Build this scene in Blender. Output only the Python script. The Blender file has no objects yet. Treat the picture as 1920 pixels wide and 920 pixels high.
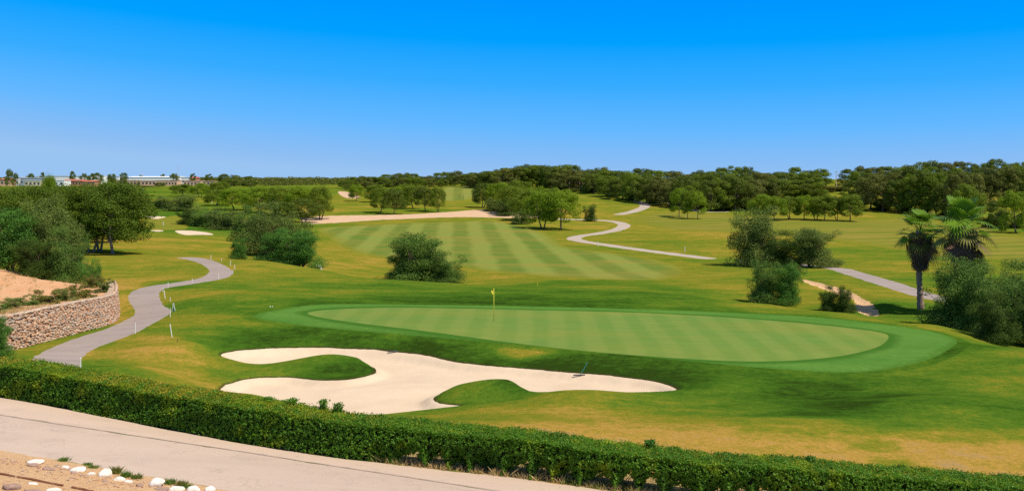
import bpy, math, random
import numpy as np
rng = np.random.default_rng(7)
random.seed(7)
C = bpy.context.scene.collection
F = 2059.0; HZ = 335.0; CAMZ = 9.5            # focal length and horizon row in photo pixels, eye height in metres

# ------------------------------------------------------------------ camera, sky, sun, exposure
cd = bpy.data.cameras.new('camera'); cam = bpy.data.objects.new('camera', cd); C.objects.link(cam)
cam.location = (0, 0, CAMZ); cam.rotation_euler = (math.radians(90), 0, 0)
cd.sensor_width = 36; cd.lens = F/1920*36; cd.shift_y = -(460-HZ)/1920
cd.clip_start = .5; cd.clip_end = 20000
bpy.context.scene.camera = cam
SUN_EL = math.radians(58); SUN_AZ = math.radians(120)   # azimuth measured clockwise from +Y: high on the right, a little behind the camera
w = bpy.data.worlds.new("World"); bpy.context.scene.world = w; w.use_nodes = True
nt = w.node_tree; bg = nt.nodes['Background']
sky = nt.nodes.new('ShaderNodeTexSky'); sky.sky_type = 'NISHITA'; sky.sun_disc = False
sky.sun_elevation = SUN_EL; sky.sun_rotation = SUN_AZ
sky.altitude = 0; sky.air_density = 1.0; sky.dust_density = .15; sky.ozone_density = 3.0
tc = nt.nodes.new('ShaderNodeTexCoord'); sp = nt.nodes.new('ShaderNodeSeparateXYZ'); nt.links.new(tc.outputs['Generated'], sp.inputs[0])
def wmath(op, a, b):
    o = nt.nodes.new('ShaderNodeMath'); o.operation = op
    for i, v in enumerate((a, b)):
        if isinstance(v, float): o.inputs[i].default_value = v
        else: nt.links.new(v, o.inputs[i])
    return o.outputs[0]
ze = wmath('SUBTRACT', sp.outputs[2], wmath('MULTIPLY', sp.outputs[0], wmath('SUBTRACT', wmath('MULTIPLY', sp.outputs[0], .083), .032)))   # paler away from the centre, more so on the left
rp = nt.nodes.new('ShaderNodeValToRGB'); nt.links.new(wmath('MULTIPLY', ze, 2.5), rp.inputs[0]); SK = .112   # clear air: deepening blue above the horizon
e = rp.color_ramp.elements
while len(e) < 7: e.new(.5)
for i, (p, c) in enumerate([(0, (.30, .51, .82)), (.012, (.25, .48, .83)), (.046, (.119, .447, .93)), (.085, (.035, .383, .93)), (.124, (0, .327, .93)), (.16, (0, .28, .93)), (.4, (0, .15, .66))]):
    e[i].position = p*2.5; e[i].color = (*c, 1)
sc_ = nt.nodes.new('ShaderNodeMix'); sc_.data_type = 'RGBA'; sc_.blend_type = 'MULTIPLY'; sc_.inputs[0].default_value = 1; sc_.clamp_result = False
nt.links.new(rp.outputs[0], sc_.inputs[6]); sc_.inputs[7].default_value = (1/SK, 1/SK, 1/SK, 1)
mr = nt.nodes.new('ShaderNodeMapRange'); nt.links.new(sp.outputs[2], mr.inputs[0]); mr.inputs[1].default_value = .2; mr.inputs[2].default_value = .45
mx = nt.nodes.new('ShaderNodeMix'); mx.data_type = 'RGBA'; nt.links.new(mr.outputs[0], mx.inputs[0]); nt.links.new(sc_.outputs[2], mx.inputs[6]); nt.links.new(sky.outputs[0], mx.inputs[7])
nt.links.new(mx.outputs[2], bg.inputs[0]); bg.inputs[1].default_value = SK
sd = bpy.data.lights.new('sun', 'SUN'); sun = bpy.data.objects.new('sun', sd); C.objects.link(sun)
sd.energy = 5.0; sd.angle = math.radians(.5); sd.color = (1, .90, .74)
sun.rotation_euler = (math.radians(90)-SUN_EL, 0, -SUN_AZ + math.pi)
sv = bpy.context.scene.view_settings
sv.view_transform = 'Standard'; sv.look = 'None'; sv.exposure = 0.10; sv.gamma = 1; sv.use_curve_mapping = False
bpy.context.scene.cycles.max_bounces = 6; bpy.context.scene.cycles.use_denoising = False; bpy.context.scene.cycles.sample_clamp_indirect = 2
bpy.context.scene.cycles.transparent_max_bounces = 4

# ------------------------------------------------------------------ helpers
def tag(o, label=None, cat=None, group=None, kind=None):
    if label: o['label'] = label
    if cat: o['category'] = cat
    if group: o['group'] = group
    if kind: o['kind'] = kind
    return o
def empty(name, loc, rz=0, sc=(1, 1, 1)):
    o = bpy.data.objects.new(name, None); C.objects.link(o); o.location = loc
    o.rotation_euler = (0, 0, rz); o.scale = sc; o.empty_display_size = .2
    return o
def mesh_from(name, V, Fs, mat=None, smooth=False):
    """V (n,3); Fs list of face arrays (m,k)"""
    me = bpy.data.meshes.new(name)
    if isinstance(Fs, np.ndarray): Fs = [Fs]
    Fs = [np.asarray(f, dtype=np.int64) for f in Fs if len(f)]
    V = np.asarray(V, dtype=np.float64)
    nl = sum(f.size for f in Fs); nf = sum(len(f) for f in Fs)
    me.vertices.add(len(V)); me.vertices.foreach_set('co', V.astype(np.float32).ravel())
    me.loops.add(nl); me.loops.foreach_set('vertex_index', np.concatenate([f.ravel() for f in Fs]).astype(np.int32))
    me.polygons.add(nf)
    tot = np.concatenate([np.full(len(f), f.shape[1]) for f in Fs])
    st = np.concatenate([[0], np.cumsum(tot)[:-1]])
    me.polygons.foreach_set('loop_start', st.astype(np.int32))
    me.polygons.foreach_set('use_smooth', np.full(nf, smooth, dtype=bool))
    me.update(calc_edges=True); me.validate()
    if mat: me.materials.append(mat)
    return me
def obj(name, me, parent=None, loc=(0, 0, 0)):
    o = bpy.data.objects.new(name, me); C.objects.link(o); o.location = loc
    if parent: o.parent = parent
    return o
class MB:
    def __init__(s): s.V = []; s.Q = []; s.T = []; s.n = 0
    def add(s, V, Q=None, T=None):
        V = np.asarray(V, float)
        if Q is not None and len(Q): s.Q.append(np.asarray(Q)+s.n)
        if T is not None and len(T): s.T.append(np.asarray(T)+s.n)
        s.V.append(V); s.n += len(V)
    def box(s, c, d, rz=0):
        c = np.array(c, float); d = np.array(d, float)/2
        P = np.array([[x, y, z] for z in (-1, 1) for y in (-1, 1) for x in (-1, 1)])*d
        cs, sn = math.cos(rz), math.sin(rz)
        P = np.c_[P[:, 0]*cs-P[:, 1]*sn, P[:, 0]*sn+P[:, 1]*cs, P[:, 2]]+c
        s.add(P, [[0, 2, 3, 1], [4, 5, 7, 6], [0, 1, 5, 4], [2, 6, 7, 3], [0, 4, 6, 2], [1, 3, 7, 5]])
    def tube(s, P, R, n=7, cap=True):
        P = np.array(P, float); k = len(P); a = np.arange(n)*2*math.pi/n
        V = []
        for i in range(k):
            t = P[min(i+1, k-1)]-P[max(i-1, 0)]; t /= np.linalg.norm(t)+1e-9
            u = np.cross(t, [0, 0, 1] if abs(t[2]) < .9 else [1, 0, 0]); u /= np.linalg.norm(u)
            v = np.cross(t, u)
            V.append(P[i]+R[i]*(np.cos(a)[:, None]*u+np.sin(a)[:, None]*v))
        Q = [[i*n+j, i*n+(j+1) % n, (i+1)*n+(j+1) % n, (i+1)*n+j] for i in range(k-1) for j in range(n)]
        V = np.concatenate(V); T = []
        if cap:
            V = np.vstack([V, P[0], P[-1]]); b = k*n
            T = [[b, (j+1) % n, j] for j in range(n)]+[[b+1, (k-1)*n+j, (k-1)*n+(j+1) % n] for j in range(n)]
        s.add(V, Q, T)
    def mesh(s, name, mat, smooth=False):
        Fs = []
        if s.Q: Fs.append(np.concatenate(s.Q))
        if s.T: Fs.append(np.concatenate(s.T))
        return mesh_from(name, np.concatenate(s.V), Fs, mat, smooth)
    def build(s, name, mat, parent=None, smooth=False, loc=(0, 0, 0)):
        return obj(name, s.mesh(name, mat, smooth), parent, loc)
def unit(v): return v/(np.linalg.norm(v, axis=-1, keepdims=True)+1e-9)
def cards(Cn, N, sa, sb, r=rng):
    """one small rhombus leaf per centre"""
    n = len(Cn); t = unit(np.cross(N, r.normal(size=(n, 3)))); b = np.cross(N, t)
    sa = np.broadcast_to(sa, n)[:, None]; sb = np.broadcast_to(sb, n)[:, None]
    V = np.stack([Cn-t*sa, Cn-b*sb+N*sb*.3, Cn+t*sa, Cn+b*sb+N*sb*.3], 1).reshape(-1, 3)
    return V, np.arange(4*n).reshape(-1, 4)
def smooth01(x): x = np.clip(x, 0, 1); return x*x*(3-2*x)

# ------------------------------------------------------------------ materials
def lin(r, g, b):
    f = lambda c: (c/255)/12.92 if c/255 <= .04045 else ((c/255+.055)/1.055)**2.4
    return (f(r), f(g), f(b))
class NT:
    def __init__(s, name, rough=.9, spec=.1):
        s.m = bpy.data.materials.new(name); s.m.use_nodes = True; s.t = s.m.node_tree
        s.b = s.t.nodes['Principled BSDF']; s.b.inputs['Roughness'].default_value = rough
        s.b.inputs['Specular IOR Level'].default_value = spec
    def n(s, ty, **kw):
        o = s.t.nodes.new(ty)
        for k, v in kw.items(): setattr(o, k, v)
        return o
    def l(s, a, b): s.t.links.new(a, b)
    def val(s, sock, v):
        if hasattr(v, 'is_linked') or isinstance(v, bpy.types.NodeSocket): s.l(v, sock)
        else: sock.default_value = v
    def coord(s, scale=(1, 1, 1), rot=0, which='Object'):
        c = s.n('ShaderNodeTexCoord'); m = s.n('ShaderNodeMapping'); s.l(c.outputs[which], m.inputs[0])
        m.inputs['Scale'].default_value = scale; m.inputs['Rotation'].default_value = (0, 0, rot); return m.outputs[0]
    def noise(s, scale, detail=4, rough=.55, co=None, lo=.3, hi=.7):
        o = s.n('ShaderNodeTexNoise'); o.inputs['Scale'].default_value = scale; o.inputs['Detail'].default_value = detail
        o.inputs['Roughness'].default_value = rough
        s.l(co if co is not None else s.coord(), o.inputs['Vector'])
        r = s.n('ShaderNodeMapRange'); s.l(o.outputs['Fac'], r.inputs[0]); r.inputs[1].default_value = lo; r.inputs[2].default_value = hi
        return r.outputs[0]
    def mix(s, f, a, b, mode='MIX'):
        o = s.n('ShaderNodeMix', data_type='RGBA', blend_type=mode)
        s.val(o.inputs[0], f)
        for i, v in ((6, a), (7, b)):
            if isinstance(v, bpy.types.NodeSocket): s.l(v, o.inputs[i])
            else: o.inputs[i].default_value = (*v, 1)
        return o.outputs[2]
    def math(s, op, a, b=0., c=0.):
        o = s.n('ShaderNodeMath', operation=op); s.val(o.inputs[0], a); s.val(o.inputs[1], b); s.val(o.inputs[2], c); return o.outputs[0]
    def ramp(s, f, stops):
        o = s.n('ShaderNodeValToRGB'); s.l(f, o.inputs[0]); e = o.color_ramp.elements
        while len(e) < len(stops): e.new(.5)
        for i, (p, c) in enumerate(stops): e[i].position = p; e[i].color = (*c, 1)
        return o.outputs[0]
    def attr(s, name): o = s.n('ShaderNodeAttribute'); o.attribute_name = name; return o.outputs['Fac']
    def island(s): return s.n('ShaderNodeNewGeometry').outputs['Random Per Island']
    def objrand(s): return s.n('ShaderNodeObjectInfo').outputs['Random']
    def bump(s, h, strength=.3, dist=.05):
        o = s.n('ShaderNodeBump'); o.inputs['Strength'].default_value = strength; o.inputs['Distance'].default_value = dist
        s.l(h, o.inputs['Height']); s.l(o.outputs[0], s.b.inputs['Normal'])
    def col(s, c):
        if isinstance(c, bpy.types.NodeSocket): s.l(c, s.b.inputs['Base Color'])
        else: s.b.inputs['Base Color'].default_value = (*c, 1)
        return s

def flat(name, c, rough=.7, var=.12, scale=3, spec=.2, metal=0):
    t = NT(name, rough, spec); f = t.noise(scale, 5)
    t.col(t.mix(f, tuple(x*(1-var) for x in c), tuple(min(1, x*(1+var)) for x in c)))
    t.b.inputs['Metallic'].default_value = metal
    return t.m

DEEP = (.020, .048, .005); LUSH = (.048, .128, .010); MIDG = (.105, .185, .015); OLIVE = (.255, .230, .022); TAN = (.50, .290, .060); BARE = (.43, .28, .125)
def grass_mat(name, bias=0., amp=.55, fine=1.0):
    t = NT(name, .95, 0.)
    d = t.attr('dry')
    big = t.noise(.10, 5, .6, co=t.coord((.45, 1, 1)), lo=.25, hi=.75)
    med = t.noise(.45, 6, .65, co=t.coord((.7, 1, 1)), lo=.25, hi=.75)
    far = t.noise(.045, 6, .7, co=t.coord((.6, 1, 1), .3), lo=.3, hi=.7)
    sm = t.noise(2.2, 8, .8, lo=.3, hi=.7)
    v = t.math('ADD', d, t.math('MULTIPLY', t.math('SUBTRACT', big, .5), .34*amp/.55))
    v = t.math('ADD', v, t.math('MULTIPLY', t.math('SUBTRACT', med, .5), .42*amp/.55))
    v = t.math('ADD', v, t.math('MULTIPLY', t.math('SUBTRACT', far, .5), .30*amp/.55))
    v = t.math('ADD', v, t.math('MULTIPLY', t.math('SUBTRACT', sm, .5), .42*fine))
    v = t.math('ADD', v, bias)
    v = t.math('MULTIPLY_ADD', v, .8, .2)
    c = t.ramp(v, [(0, DEEP), (.2, LUSH), (.4, MIDG), (.616, OLIVE), (.824, TAN), (1, BARE)])
    g = t.noise(7, 8, .85, lo=.38, hi=.64)
    c = t.mix(t.math('MULTIPLY', g, .46*fine), c, (.035, .055, .010))
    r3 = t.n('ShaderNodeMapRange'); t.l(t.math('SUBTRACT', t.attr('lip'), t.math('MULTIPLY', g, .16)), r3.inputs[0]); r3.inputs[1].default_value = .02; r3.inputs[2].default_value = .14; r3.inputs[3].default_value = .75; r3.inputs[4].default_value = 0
    c = t.mix(r3.outputs[0], c, (.050, .040, .016))      # cut turf lip round the sand, its thin shadow painted in dark
    t.col(c); t.bump(t.math('ADD', sm, g), .45, .06)
    return t.m
def stripe_mat(name, rot, period, dark, light, amt, dryamt=.5, soft=0.):
    t = NT(name, .95, 0.)
    co = t.coord((1, 1, 1), rot)
    wob = t.noise(.12, 4)
    sx = t.n('ShaderNodeSeparateXYZ'); t.l(co, sx.inputs[0])
    x = t.math('ADD', sx.outputs[0], t.math('MULTIPLY', wob, .12*period))
    s_ = t.math('SINE', t.math('MULTIPLY', x, 2*math.pi/period))
    s_ = t.n('ShaderNodeMapRange'); 
    sn = t.math('SINE', t.math('MULTIPLY', x, 2*math.pi/period))
    t.l(sn, s_.inputs[0]); s_.inputs[1].default_value = -.5; s_.inputs[2].default_value = .5
    f = t.math('MULTIPLY', s_.outputs[0], amt)
    c = t.mix(f, light, dark)
    n1 = t.noise(.16, 5, .65, co=t.coord((.3, 1, 1)), lo=.42, hi=.72)
    n2 = t.noise(1.1, 6, .75, co=t.coord((.4, 1, 1)), lo=.3, hi=.7)
    c = t.mix(t.math('MULTIPLY', n1, dryamt), c, (.34, .24, .055))
    c = t.mix(t.math('MULTIPLY', n2, .22), c, tuple(x*.5 for x in dark))
    g = t.noise(12, 4, .8, lo=.35, hi=.68)
    if soft:
        r2 = t.n('ShaderNodeMapRange'); t.l(t.math('ADD', t.attr('edge'), t.math('MULTIPLY', t.noise(.5, 5, .7), soft)), r2.inputs[0]); r2.inputs[1].default_value = -soft*.8; r2.inputs[2].default_value = soft*.7
        c = t.mix(r2.outputs[0], c, (.20, .195, .020))
    c = t.mix(t.math('MULTIPLY', g, .28 if soft else .16), c, tuple(x*.4 for x in dark))
    t.col(c); t.bump(g, .2, .02)
    return t.m
def sand_mat(name, a, b):
    t = NT(name, .95, 0.); n1 = t.noise(.5, 5, .6); n2 = t.noise(9, 4, .7)
    c = t.mix(n1, a, b); c = t.mix(t.math('MULTIPLY', n2, .18), c, tuple(x*.72 for x in b))
    wv = t.n('ShaderNodeTexWave'); wv.inputs['Scale'].default_value = 3.2; wv.inputs['Distortion'].default_value = 6; wv.inputs['Detail'].default_value = 2
    t.l(t.coord((1, 1, 1), .5), wv.inputs[0])
    t.col(c); t.bump(t.math('ADD', t.math('MULTIPLY', wv.outputs['Fac'], .8), n2), .22, .04)
    return t.m
def soil_mat(name, a, b, c_, k=.25):
    t = NT(name, .95, 0.); n1 = t.noise(.7, 6, .65); n2 = t.noise(6, 5, .75, lo=.35, hi=.65); n3 = t.noise(25, 3, .7, lo=.4, hi=.6)
    c = t.mix(n1, a, b); c = t.mix(t.math('MULTIPLY', n2, k), c, c_); c = t.mix(t.math('MULTIPLY', n3, .15), c, tuple(x*.5 for x in c_))
    t.col(c); t.bump(t.math('ADD', n2, n3), .7, .06)
    return t.m
def asphalt_mat(name, a, b, rot=0):
    t = NT(name, .9, .15); n1 = t.noise(.35, 5, .6, co=t.coord((.3, 1.4, 1), rot)); n2 = t.noise(30, 3, .8, lo=.35, hi=.65)
    c = t.mix(n1, a, b); c = t.mix(t.math('MULTIPLY', n2, .22), c, tuple(x*.6 for x in a))
    cr = t.n('ShaderNodeTexNoise'); cr.inputs['Scale'].default_value = .45; cr.inputs['Detail'].default_value = 7; cr.inputs['Roughness'].default_value = .6; t.l(t.coord(), cr.inputs['Vector'])
    ck = t.n('ShaderNodeMapRange'); t.l(t.math('ABSOLUTE', t.math('SUBTRACT', cr.outputs['Fac'], .53)), ck.inputs[0]); ck.inputs[1].default_value = .0012; ck.inputs[2].default_value = .004; ck.inputs[3].default_value = .38; ck.inputs[4].default_value = 0
    c = t.mix(ck.outputs[0], c, tuple(x*.45 for x in a))
    n3 = t.noise(.9, 6, .6, lo=.56, hi=.66); c = t.mix(t.math('MULTIPLY', n3, .22), c, tuple(x*.65 for x in a))
    t.col(c); t.bump(n2, .3, .02)
    return t.m
def leaf_mat(name, a, b, third=None, clump=.8, trans=.25, rough=.65, tf=.72):
    """leaf colour: random per leaf, in clumps and per tree"""
    t = NT(name, rough, .25)
    f = t.math('ADD', t.math('MULTIPLY', t.island(), .45), t.math('MULTIPLY', t.noise(clump, 3, co=t.coord(which='Object')), .35))
    f = t.math('ADD', f, t.math('MULTIPLY', t.objrand(), .2))
    c = t.mix(f, a, b)
    if third:
        g = t.noise(clump*1.3, 2, lo=tf-.12, hi=tf+.05); c = t.mix(g, c, third)
    t.col(c)
    tr = t.n('ShaderNodeBsdfTranslucent'); t.l(c, tr.inputs[0]); mx = t.n('ShaderNodeMixShader'); mx.inputs[0].default_value = trans
    out = t.t.nodes['Material Output']; t.l(t.b.outputs[0], mx.inputs[1]); t.l(tr.outputs[0], mx.inputs[2]); t.l(mx.outputs[0], out.inputs['Surface'])
    return t.m
def bark_mat(name, a, b):
    t = NT(name, .95, 0.); n1 = t.noise(6, 5, .7, co=t.coord((3, 3, .6))); t.col(t.mix(n1, a, b)); t.bump(n1, .6, .05); return t.m

M = {}
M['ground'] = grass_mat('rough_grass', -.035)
def fringe_mat():
    t = NT('fringe_grass', .95, 0.); d = t.attr('dry')     # here: metres out from the edge of the green
    n = t.noise(.35, 5, .65, co=t.coord((.4, 1, 1)), lo=.25, hi=.75); f = t.noise(3, 4, .7)
    c = t.mix(n, (.066, .178, .028), (.112, .228, .040))
    r = t.n('ShaderNodeMapRange'); t.l(t.math('ADD', d, t.math('MULTIPLY', n, .5)), r.inputs[0]); r.inputs[1].default_value = .6; r.inputs[2].default_value = 1.3
    c = t.mix(r.outputs[0], (.048, .135, .018), c)
    r2 = t.n('ShaderNodeMapRange'); t.l(t.math('ADD', t.attr('edge'), t.math('MULTIPLY', f, .7)), r2.inputs[0]); r2.inputs[1].default_value = -.35; r2.inputs[2].default_value = .75
    c = t.mix(r2.outputs[0], c, (.050, .125, .014))
    c = t.mix(t.math('MULTIPLY', f, .30), c, (.03, .08, .01)); t.col(c); t.bump(f, .3, .03); return t.m
M['fringe'] = fringe_mat()
M['green'] = stripe_mat('putting_green_turf', math.radians(1.2), 2.1, (.112, .220, .042), (.165, .245, .055), .6, .30)
M['fairway'] = stripe_mat('fairway_turf', math.radians(-3), 6.6, (.085, .160, .022), (.225, .275, .058), .66, .70, 2.4)
M['fairway_b'] = stripe_mat('fairway_turf_cross', math.radians(70), 7.5, (.085, .150, .018), (.225, .225, .030), .5, .8, 4.0)
M['sand'] = sand_mat('bunker_sand', (.68, .54, .385), (.60, .465, .33))
M['sand_far'] = sand_mat('waste_sand', (.62, .43, .28), (.54, .36, .23))
M['path'] = asphalt_mat('path_asphalt', (.31, .255, .225), (.38, .31, .27))
M['path_far'] = asphalt_mat('path_asphalt_pale', (.40, .33, .27), (.50, .41, .33))
M['road'] = asphalt_mat('road_asphalt', (.49, .38, .30), (.58, .45, .355), .3)
M['shoulder'] = asphalt_mat('road_edge_concrete', (.53, .405, .315), (.61, .465, .36), .3)
M['soil'] = soil_mat('orange_soil', (.90, .60, .34), (.84, .52, .27), (.62, .36, .18))
M['verge'] = soil_mat('dry_verge', (.62, .44, .22), (.46, .34, .12), (.30, .24, .07), .4)
M['bank'] = soil_mat('peach_bank_soil', (.90, .46, .22), (.92, .56, .33), (.60, .34, .15))
M['pine'] = leaf_mat('pine_needles', (.105, .165, .008), (.220, .290, .012), None, 1.5, .35)
M['pine_dark'] = leaf_mat('dark_pine_needles', (.070, .115, .009), (.170, .215, .014), None, 1.5, .3)
M['pine_brown'] = leaf_mat('olive_brown_needles', (.085, .110, .014), (.190, .195, .026), None, 1.5)
M['pine_vivid'] = leaf_mat('vivid_pine_needles', (.140, .230, .007), (.270, .370, .010), None, 1.5, .35)
M['bush'] = leaf_mat('bush_leaves', (.062, .140, .018), (.175, .280, .036), (.26, .28, .05), 2.2)
M['bush_emerald'] = leaf_mat('emerald_bush_leaves', (.040, .130, .012), (.125, .285, .030), (.19, .25, .03), 2.2)
M['bush_grey'] = leaf_mat('grey_green_leaves', (.095, .150, .022), (.205, .265, .046), (.30, .25, .08), 2.2)
M['bush_dark'] = leaf_mat('dark_bush_leaves', (.034, .072, .007), (.105, .165, .014), None, 2.2)
M['yellowbush'] = leaf_mat('yellow_shrub_leaves', (.12, .14, .02), (.26, .24, .04), (.28, .16, .06), 2.2)
M['hedge'] = leaf_mat('hedge_leaves', (.038, .130, .009), (.190, .390, .022), (.31, .41, .016), .9, .4, .45, .66)
M['hedge_new'] = leaf_mat('hedge_new_growth', (.13, .20, .006), (.29, .34, .008), (.36, .30, .02), .25, .3, .5, .55)
M['pine_left'] = leaf_mat('pine_needles_left', (.070, .125, .007), (.165, .235, .010), None, 1.5, .3)
M['bark'] = bark_mat('pine_bark', (.10, .065, .045), (.24, .17, .12))
M['bark_pale'] = bark_mat('pale_bark', (.20, .15, .11), (.34, .27, .20))
M['core'] = flat('hedge_dark_core', (.018, .022, .008), .95)  # near-black, stands in for the shade between the hedge leaves
M['white'] = flat('white_paint', (.78, .76, .70), .5, .05)
M['yellow'] = flat('yellow_paint', (.70, .60, .06), .5, .05)
M['darkmetal'] = flat('dark_metal', (.10, .09, .09), .5)
M['teal'] = flat('teal_handle', (.02, .14, .12), .5)

# ------------------------------------------------------------------ terrain: control points (photo x, photo y, distance) -> one smooth height field
CP = [
 (-900,650,44),(-300,705,40.5),(0,745,38),(240,790,35.7),(480,835,33.5),(720,868,32.3),(960,895,31.5),(1200,927,30.6),(1440,951,30),(1700,973,29.5),(1920,990,29),(2600,1030,28),
 (0,843,30.4),(240,885,29.2),(480,925,28.2),(-500,800,33),(0,925,25.6),(400,970,25.6),(960,990,26.5),(1900,1055,26.5),(2800,1080,26),
 (0,738,42),(240,755,42),(480,800,38),(720,835,36),(960,850,35),(1440,905,33.5),(1700,933,32.3),(1920,955,31.5),
 (150,680,57),(75,668,59),(330,715,52),(420,735,53),(240,690,57),(300,640,66),(330,600,74),(430,560,84),(480,600,73),
 (480,745,51.5),(560,765,49.5),(700,773,48.4),(850,757,50),(700,715,55.8),(860,700,58),
 (960,805,39),(960,770,45.5),(1000,737,51.3),(1080,729,52),(1200,735,52.2),(1270,733,53),(1200,790,43),(1200,850,36),
 (1440,852,36.2),(1440,790,42.5),(1440,740,51),(1320,705,56.5),
 (1700,872,35.4),(1700,780,44),(1700,705,56.5),(1920,887,35.2),(1920,800,43),(1920,720,54),(1920,652,66),
 (420,650,65.5),(415,666,63.5),(500,662,64.8),(600,655,66.3),(740,662,64.7),(860,675,62.5),(1000,692,59.5),(1130,707,57),(1265,730,53.5),
 (500,606,72),(600,614,70.3),(720,625,67.8),(840,635,66.2),(960,645,64.8),(1080,657,62.7),(1200,668,61),(1320,680,59.3),(1440,690,58),(1600,700,57),(1750,680,60.5),(1790,640,68),
 (580,590,76.5),(926,601,73.5),(926,575,82),(760,595,75),(1200,620,70),(1200,583,81),(1500,650,65),(1500,602,76),(1400,590,80),(1650,630,70),(1700,612,75.5),
 (600,505,118),(500,490,122),(740,524,108),(860,531,105),(960,540,101),(1280,552,96),(1440,570,90),(1600,588,84),(1750,608,77),(600,545,94),(760,550,92),
 (1100,545,97),(1100,537,108),(1100,528,120),(1100,515,135),(1280,540,110),(1280,525,125),
 (100,640,66),(215,602,80),(20,655,63),(290,590,80),(240,560,88),(270,540,94),(330,525,100),(430,510,112),(350,483,128),(280,500,117),(200,520,105),
 (212,475,140),(330,440,200),(300,405,262),(280,380,335),(420,455,170),(250,360,460),(250,347,900),(60,347,900),(420,347,900),(0,380,335),(0,440,190),
 (-600,640,63),(-600,520,105),(-800,440,190),
 (500,480,150),(560,470,168),(800,503,150),(640,490,157),(960,490,160),(1270,505,147),(960,450,210),(850,420,262),(600,425,250),(600,460,190),(440,430,225),(460,400,290),
 (580,412,275),(960,405,286),(700,400,291),(850,394,302),(720,388,320),(850,375,352),(850,353,430),(870,347,470),(620,375,360),(640,352,480),(550,350,700),(480,368,420),
 (1050,430,250),(1180,425,262),(1075,450,215),(1300,480,172),(1150,395,320),(1215,383,345),(1100,365,385),(1250,400,310),(1400,400,310),(1400,440,225),(1440,497,154),
 (1500,540,112),(1565,503,147),(1735,552,110),(1560,412,285),(1700,400,312),(1650,460,200),(1900,430,245),(1900,480,176),(1640,585,92),(1735,577,95),(1850,600,86),(1620,560,100),
 (1850,540,115),(2100,560,110),(2300,480,176),(2300,430,245),(2300,640,66),(2300,720,54),
 (950,372,360),(1000,352,430),(1200,358,410),(1400,362,380),(1550,356,380),(1700,357,380),(1900,357,380),(2300,357,380),
]
HP = [  # hidden ground (photo x, distance, height relative to the eye)
 (600,126,-11.0),(740,118,-11.3),(740,130,-12.0),(860,113,-11.1),(860,126,-12.0),(960,110,-10.9),(960,122,-11.6),(1440,97,-11.3),(1600,91,-11.3),(1750,83,-11.4),(1920,72,-11.4),(1920,84,-11.9),
 (2300,78,-11.5),(0,95,-9.7),(100,100,-9.6),(-300,95,-9.7),(-600,130,-9.5),
 (1000,520,.5),(1200,520,-.5),(1400,500,-.5),(1700,500,0),(1900,500,.5),(2300,520,0),(1550,460,-3.2),(1550,600,-4),(900,560,-1.5),(700,560,-2.6),
 (0,1600,-3.6),(960,1600,-3.6),(1920,1600,-3.6),(-900,1600,-3.6),(2800,1600,-3.6),(0,5000,-3.5),(960,5000,-3.5),(1920,5000,-3.5),(-2000,5000,-3.5),(3900,5000,-3.5),
 (-2200,150,-9),(-2200,60,-8),(4000,150,-11),(4000,60,-10),(-2200,28,-7),(4000,28,-9),(-2200,500,-6),(4000,500,-3),
]
A = np.array([((px-960)/F, math.log(d), -(py-HZ)/F*d) for px, py, d in CP]+[((px-960)/F, math.log(d), z) for px, d, z in HP])
def tps(P, v, lam=2e-5):
    n = len(P); D = np.linalg.norm(P[:, None]-P[None], axis=2)
    K = np.where(D > 0, D*D*np.log(D+1e-12), 0)+lam*np.eye(n)
    Q = np.c_[np.ones(n), P]; L = np.zeros((n+3, n+3)); L[:n, :n] = K; L[:n, n:] = Q; L[n:, :n] = Q.T
    return np.linalg.solve(L, np.r_[v, 0, 0, 0])
def tps_eval(P, c, X):
    out = np.empty(len(X)); n = len(P)
    for i in range(0, len(X), 20000):
        x = X[i:i+20000]; D2 = ((x[:, None]-P[None])**2).sum(2)+1e-18
        out[i:i+20000] = (D2*.5*np.log(D2))@c[:n]+c[n]+x@c[n+1:]
    return out
coef = tps(A[:, :2], A[:, 2])
U = np.r_[np.linspace(-1.9, -.56, 22)[:-1], np.arange(-.56, .5601, .0022), np.linspace(.5615, 1.9, 22)]
ys = [24.]
while ys[-1] < 7000:
    y = ys[-1]
    dy = .24 if y < 46 else .17 if y < 90 else .17*(y/90)**1.6 if y < 450 else y*.03
    ys.append(y+min(dy, y*.03))
YR = np.array(ys)
NR, NC = len(YR), len(U)
UU, YY = np.meshgrid(U, YR)
Z0 = tps_eval(A[:, :2], coef, np.c_[UU.ravel(), np.log(YY.ravel())]).reshape(NR, NC)
XX = UU*YY
# gentle natural undulation
def vnoise(x, y, seed=0):
    r = np.random.default_rng(seed); out = 0
    for k in range(10):
        a = r.uniform(0, 2*math.pi); ph = r.uniform(0, 6.28); f = r.uniform(.5, 1.6)
        out = out+np.sin((x*math.cos(a)+y*math.sin(a))*f+ph)
    return out/10
Z0 += vnoise(XX*.35, YY*.35, 3)*.06*smooth01((YY-60)/60) + vnoise(XX*.05, YY*.05, 4)*.35*smooth01((YY-160)/100)

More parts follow.
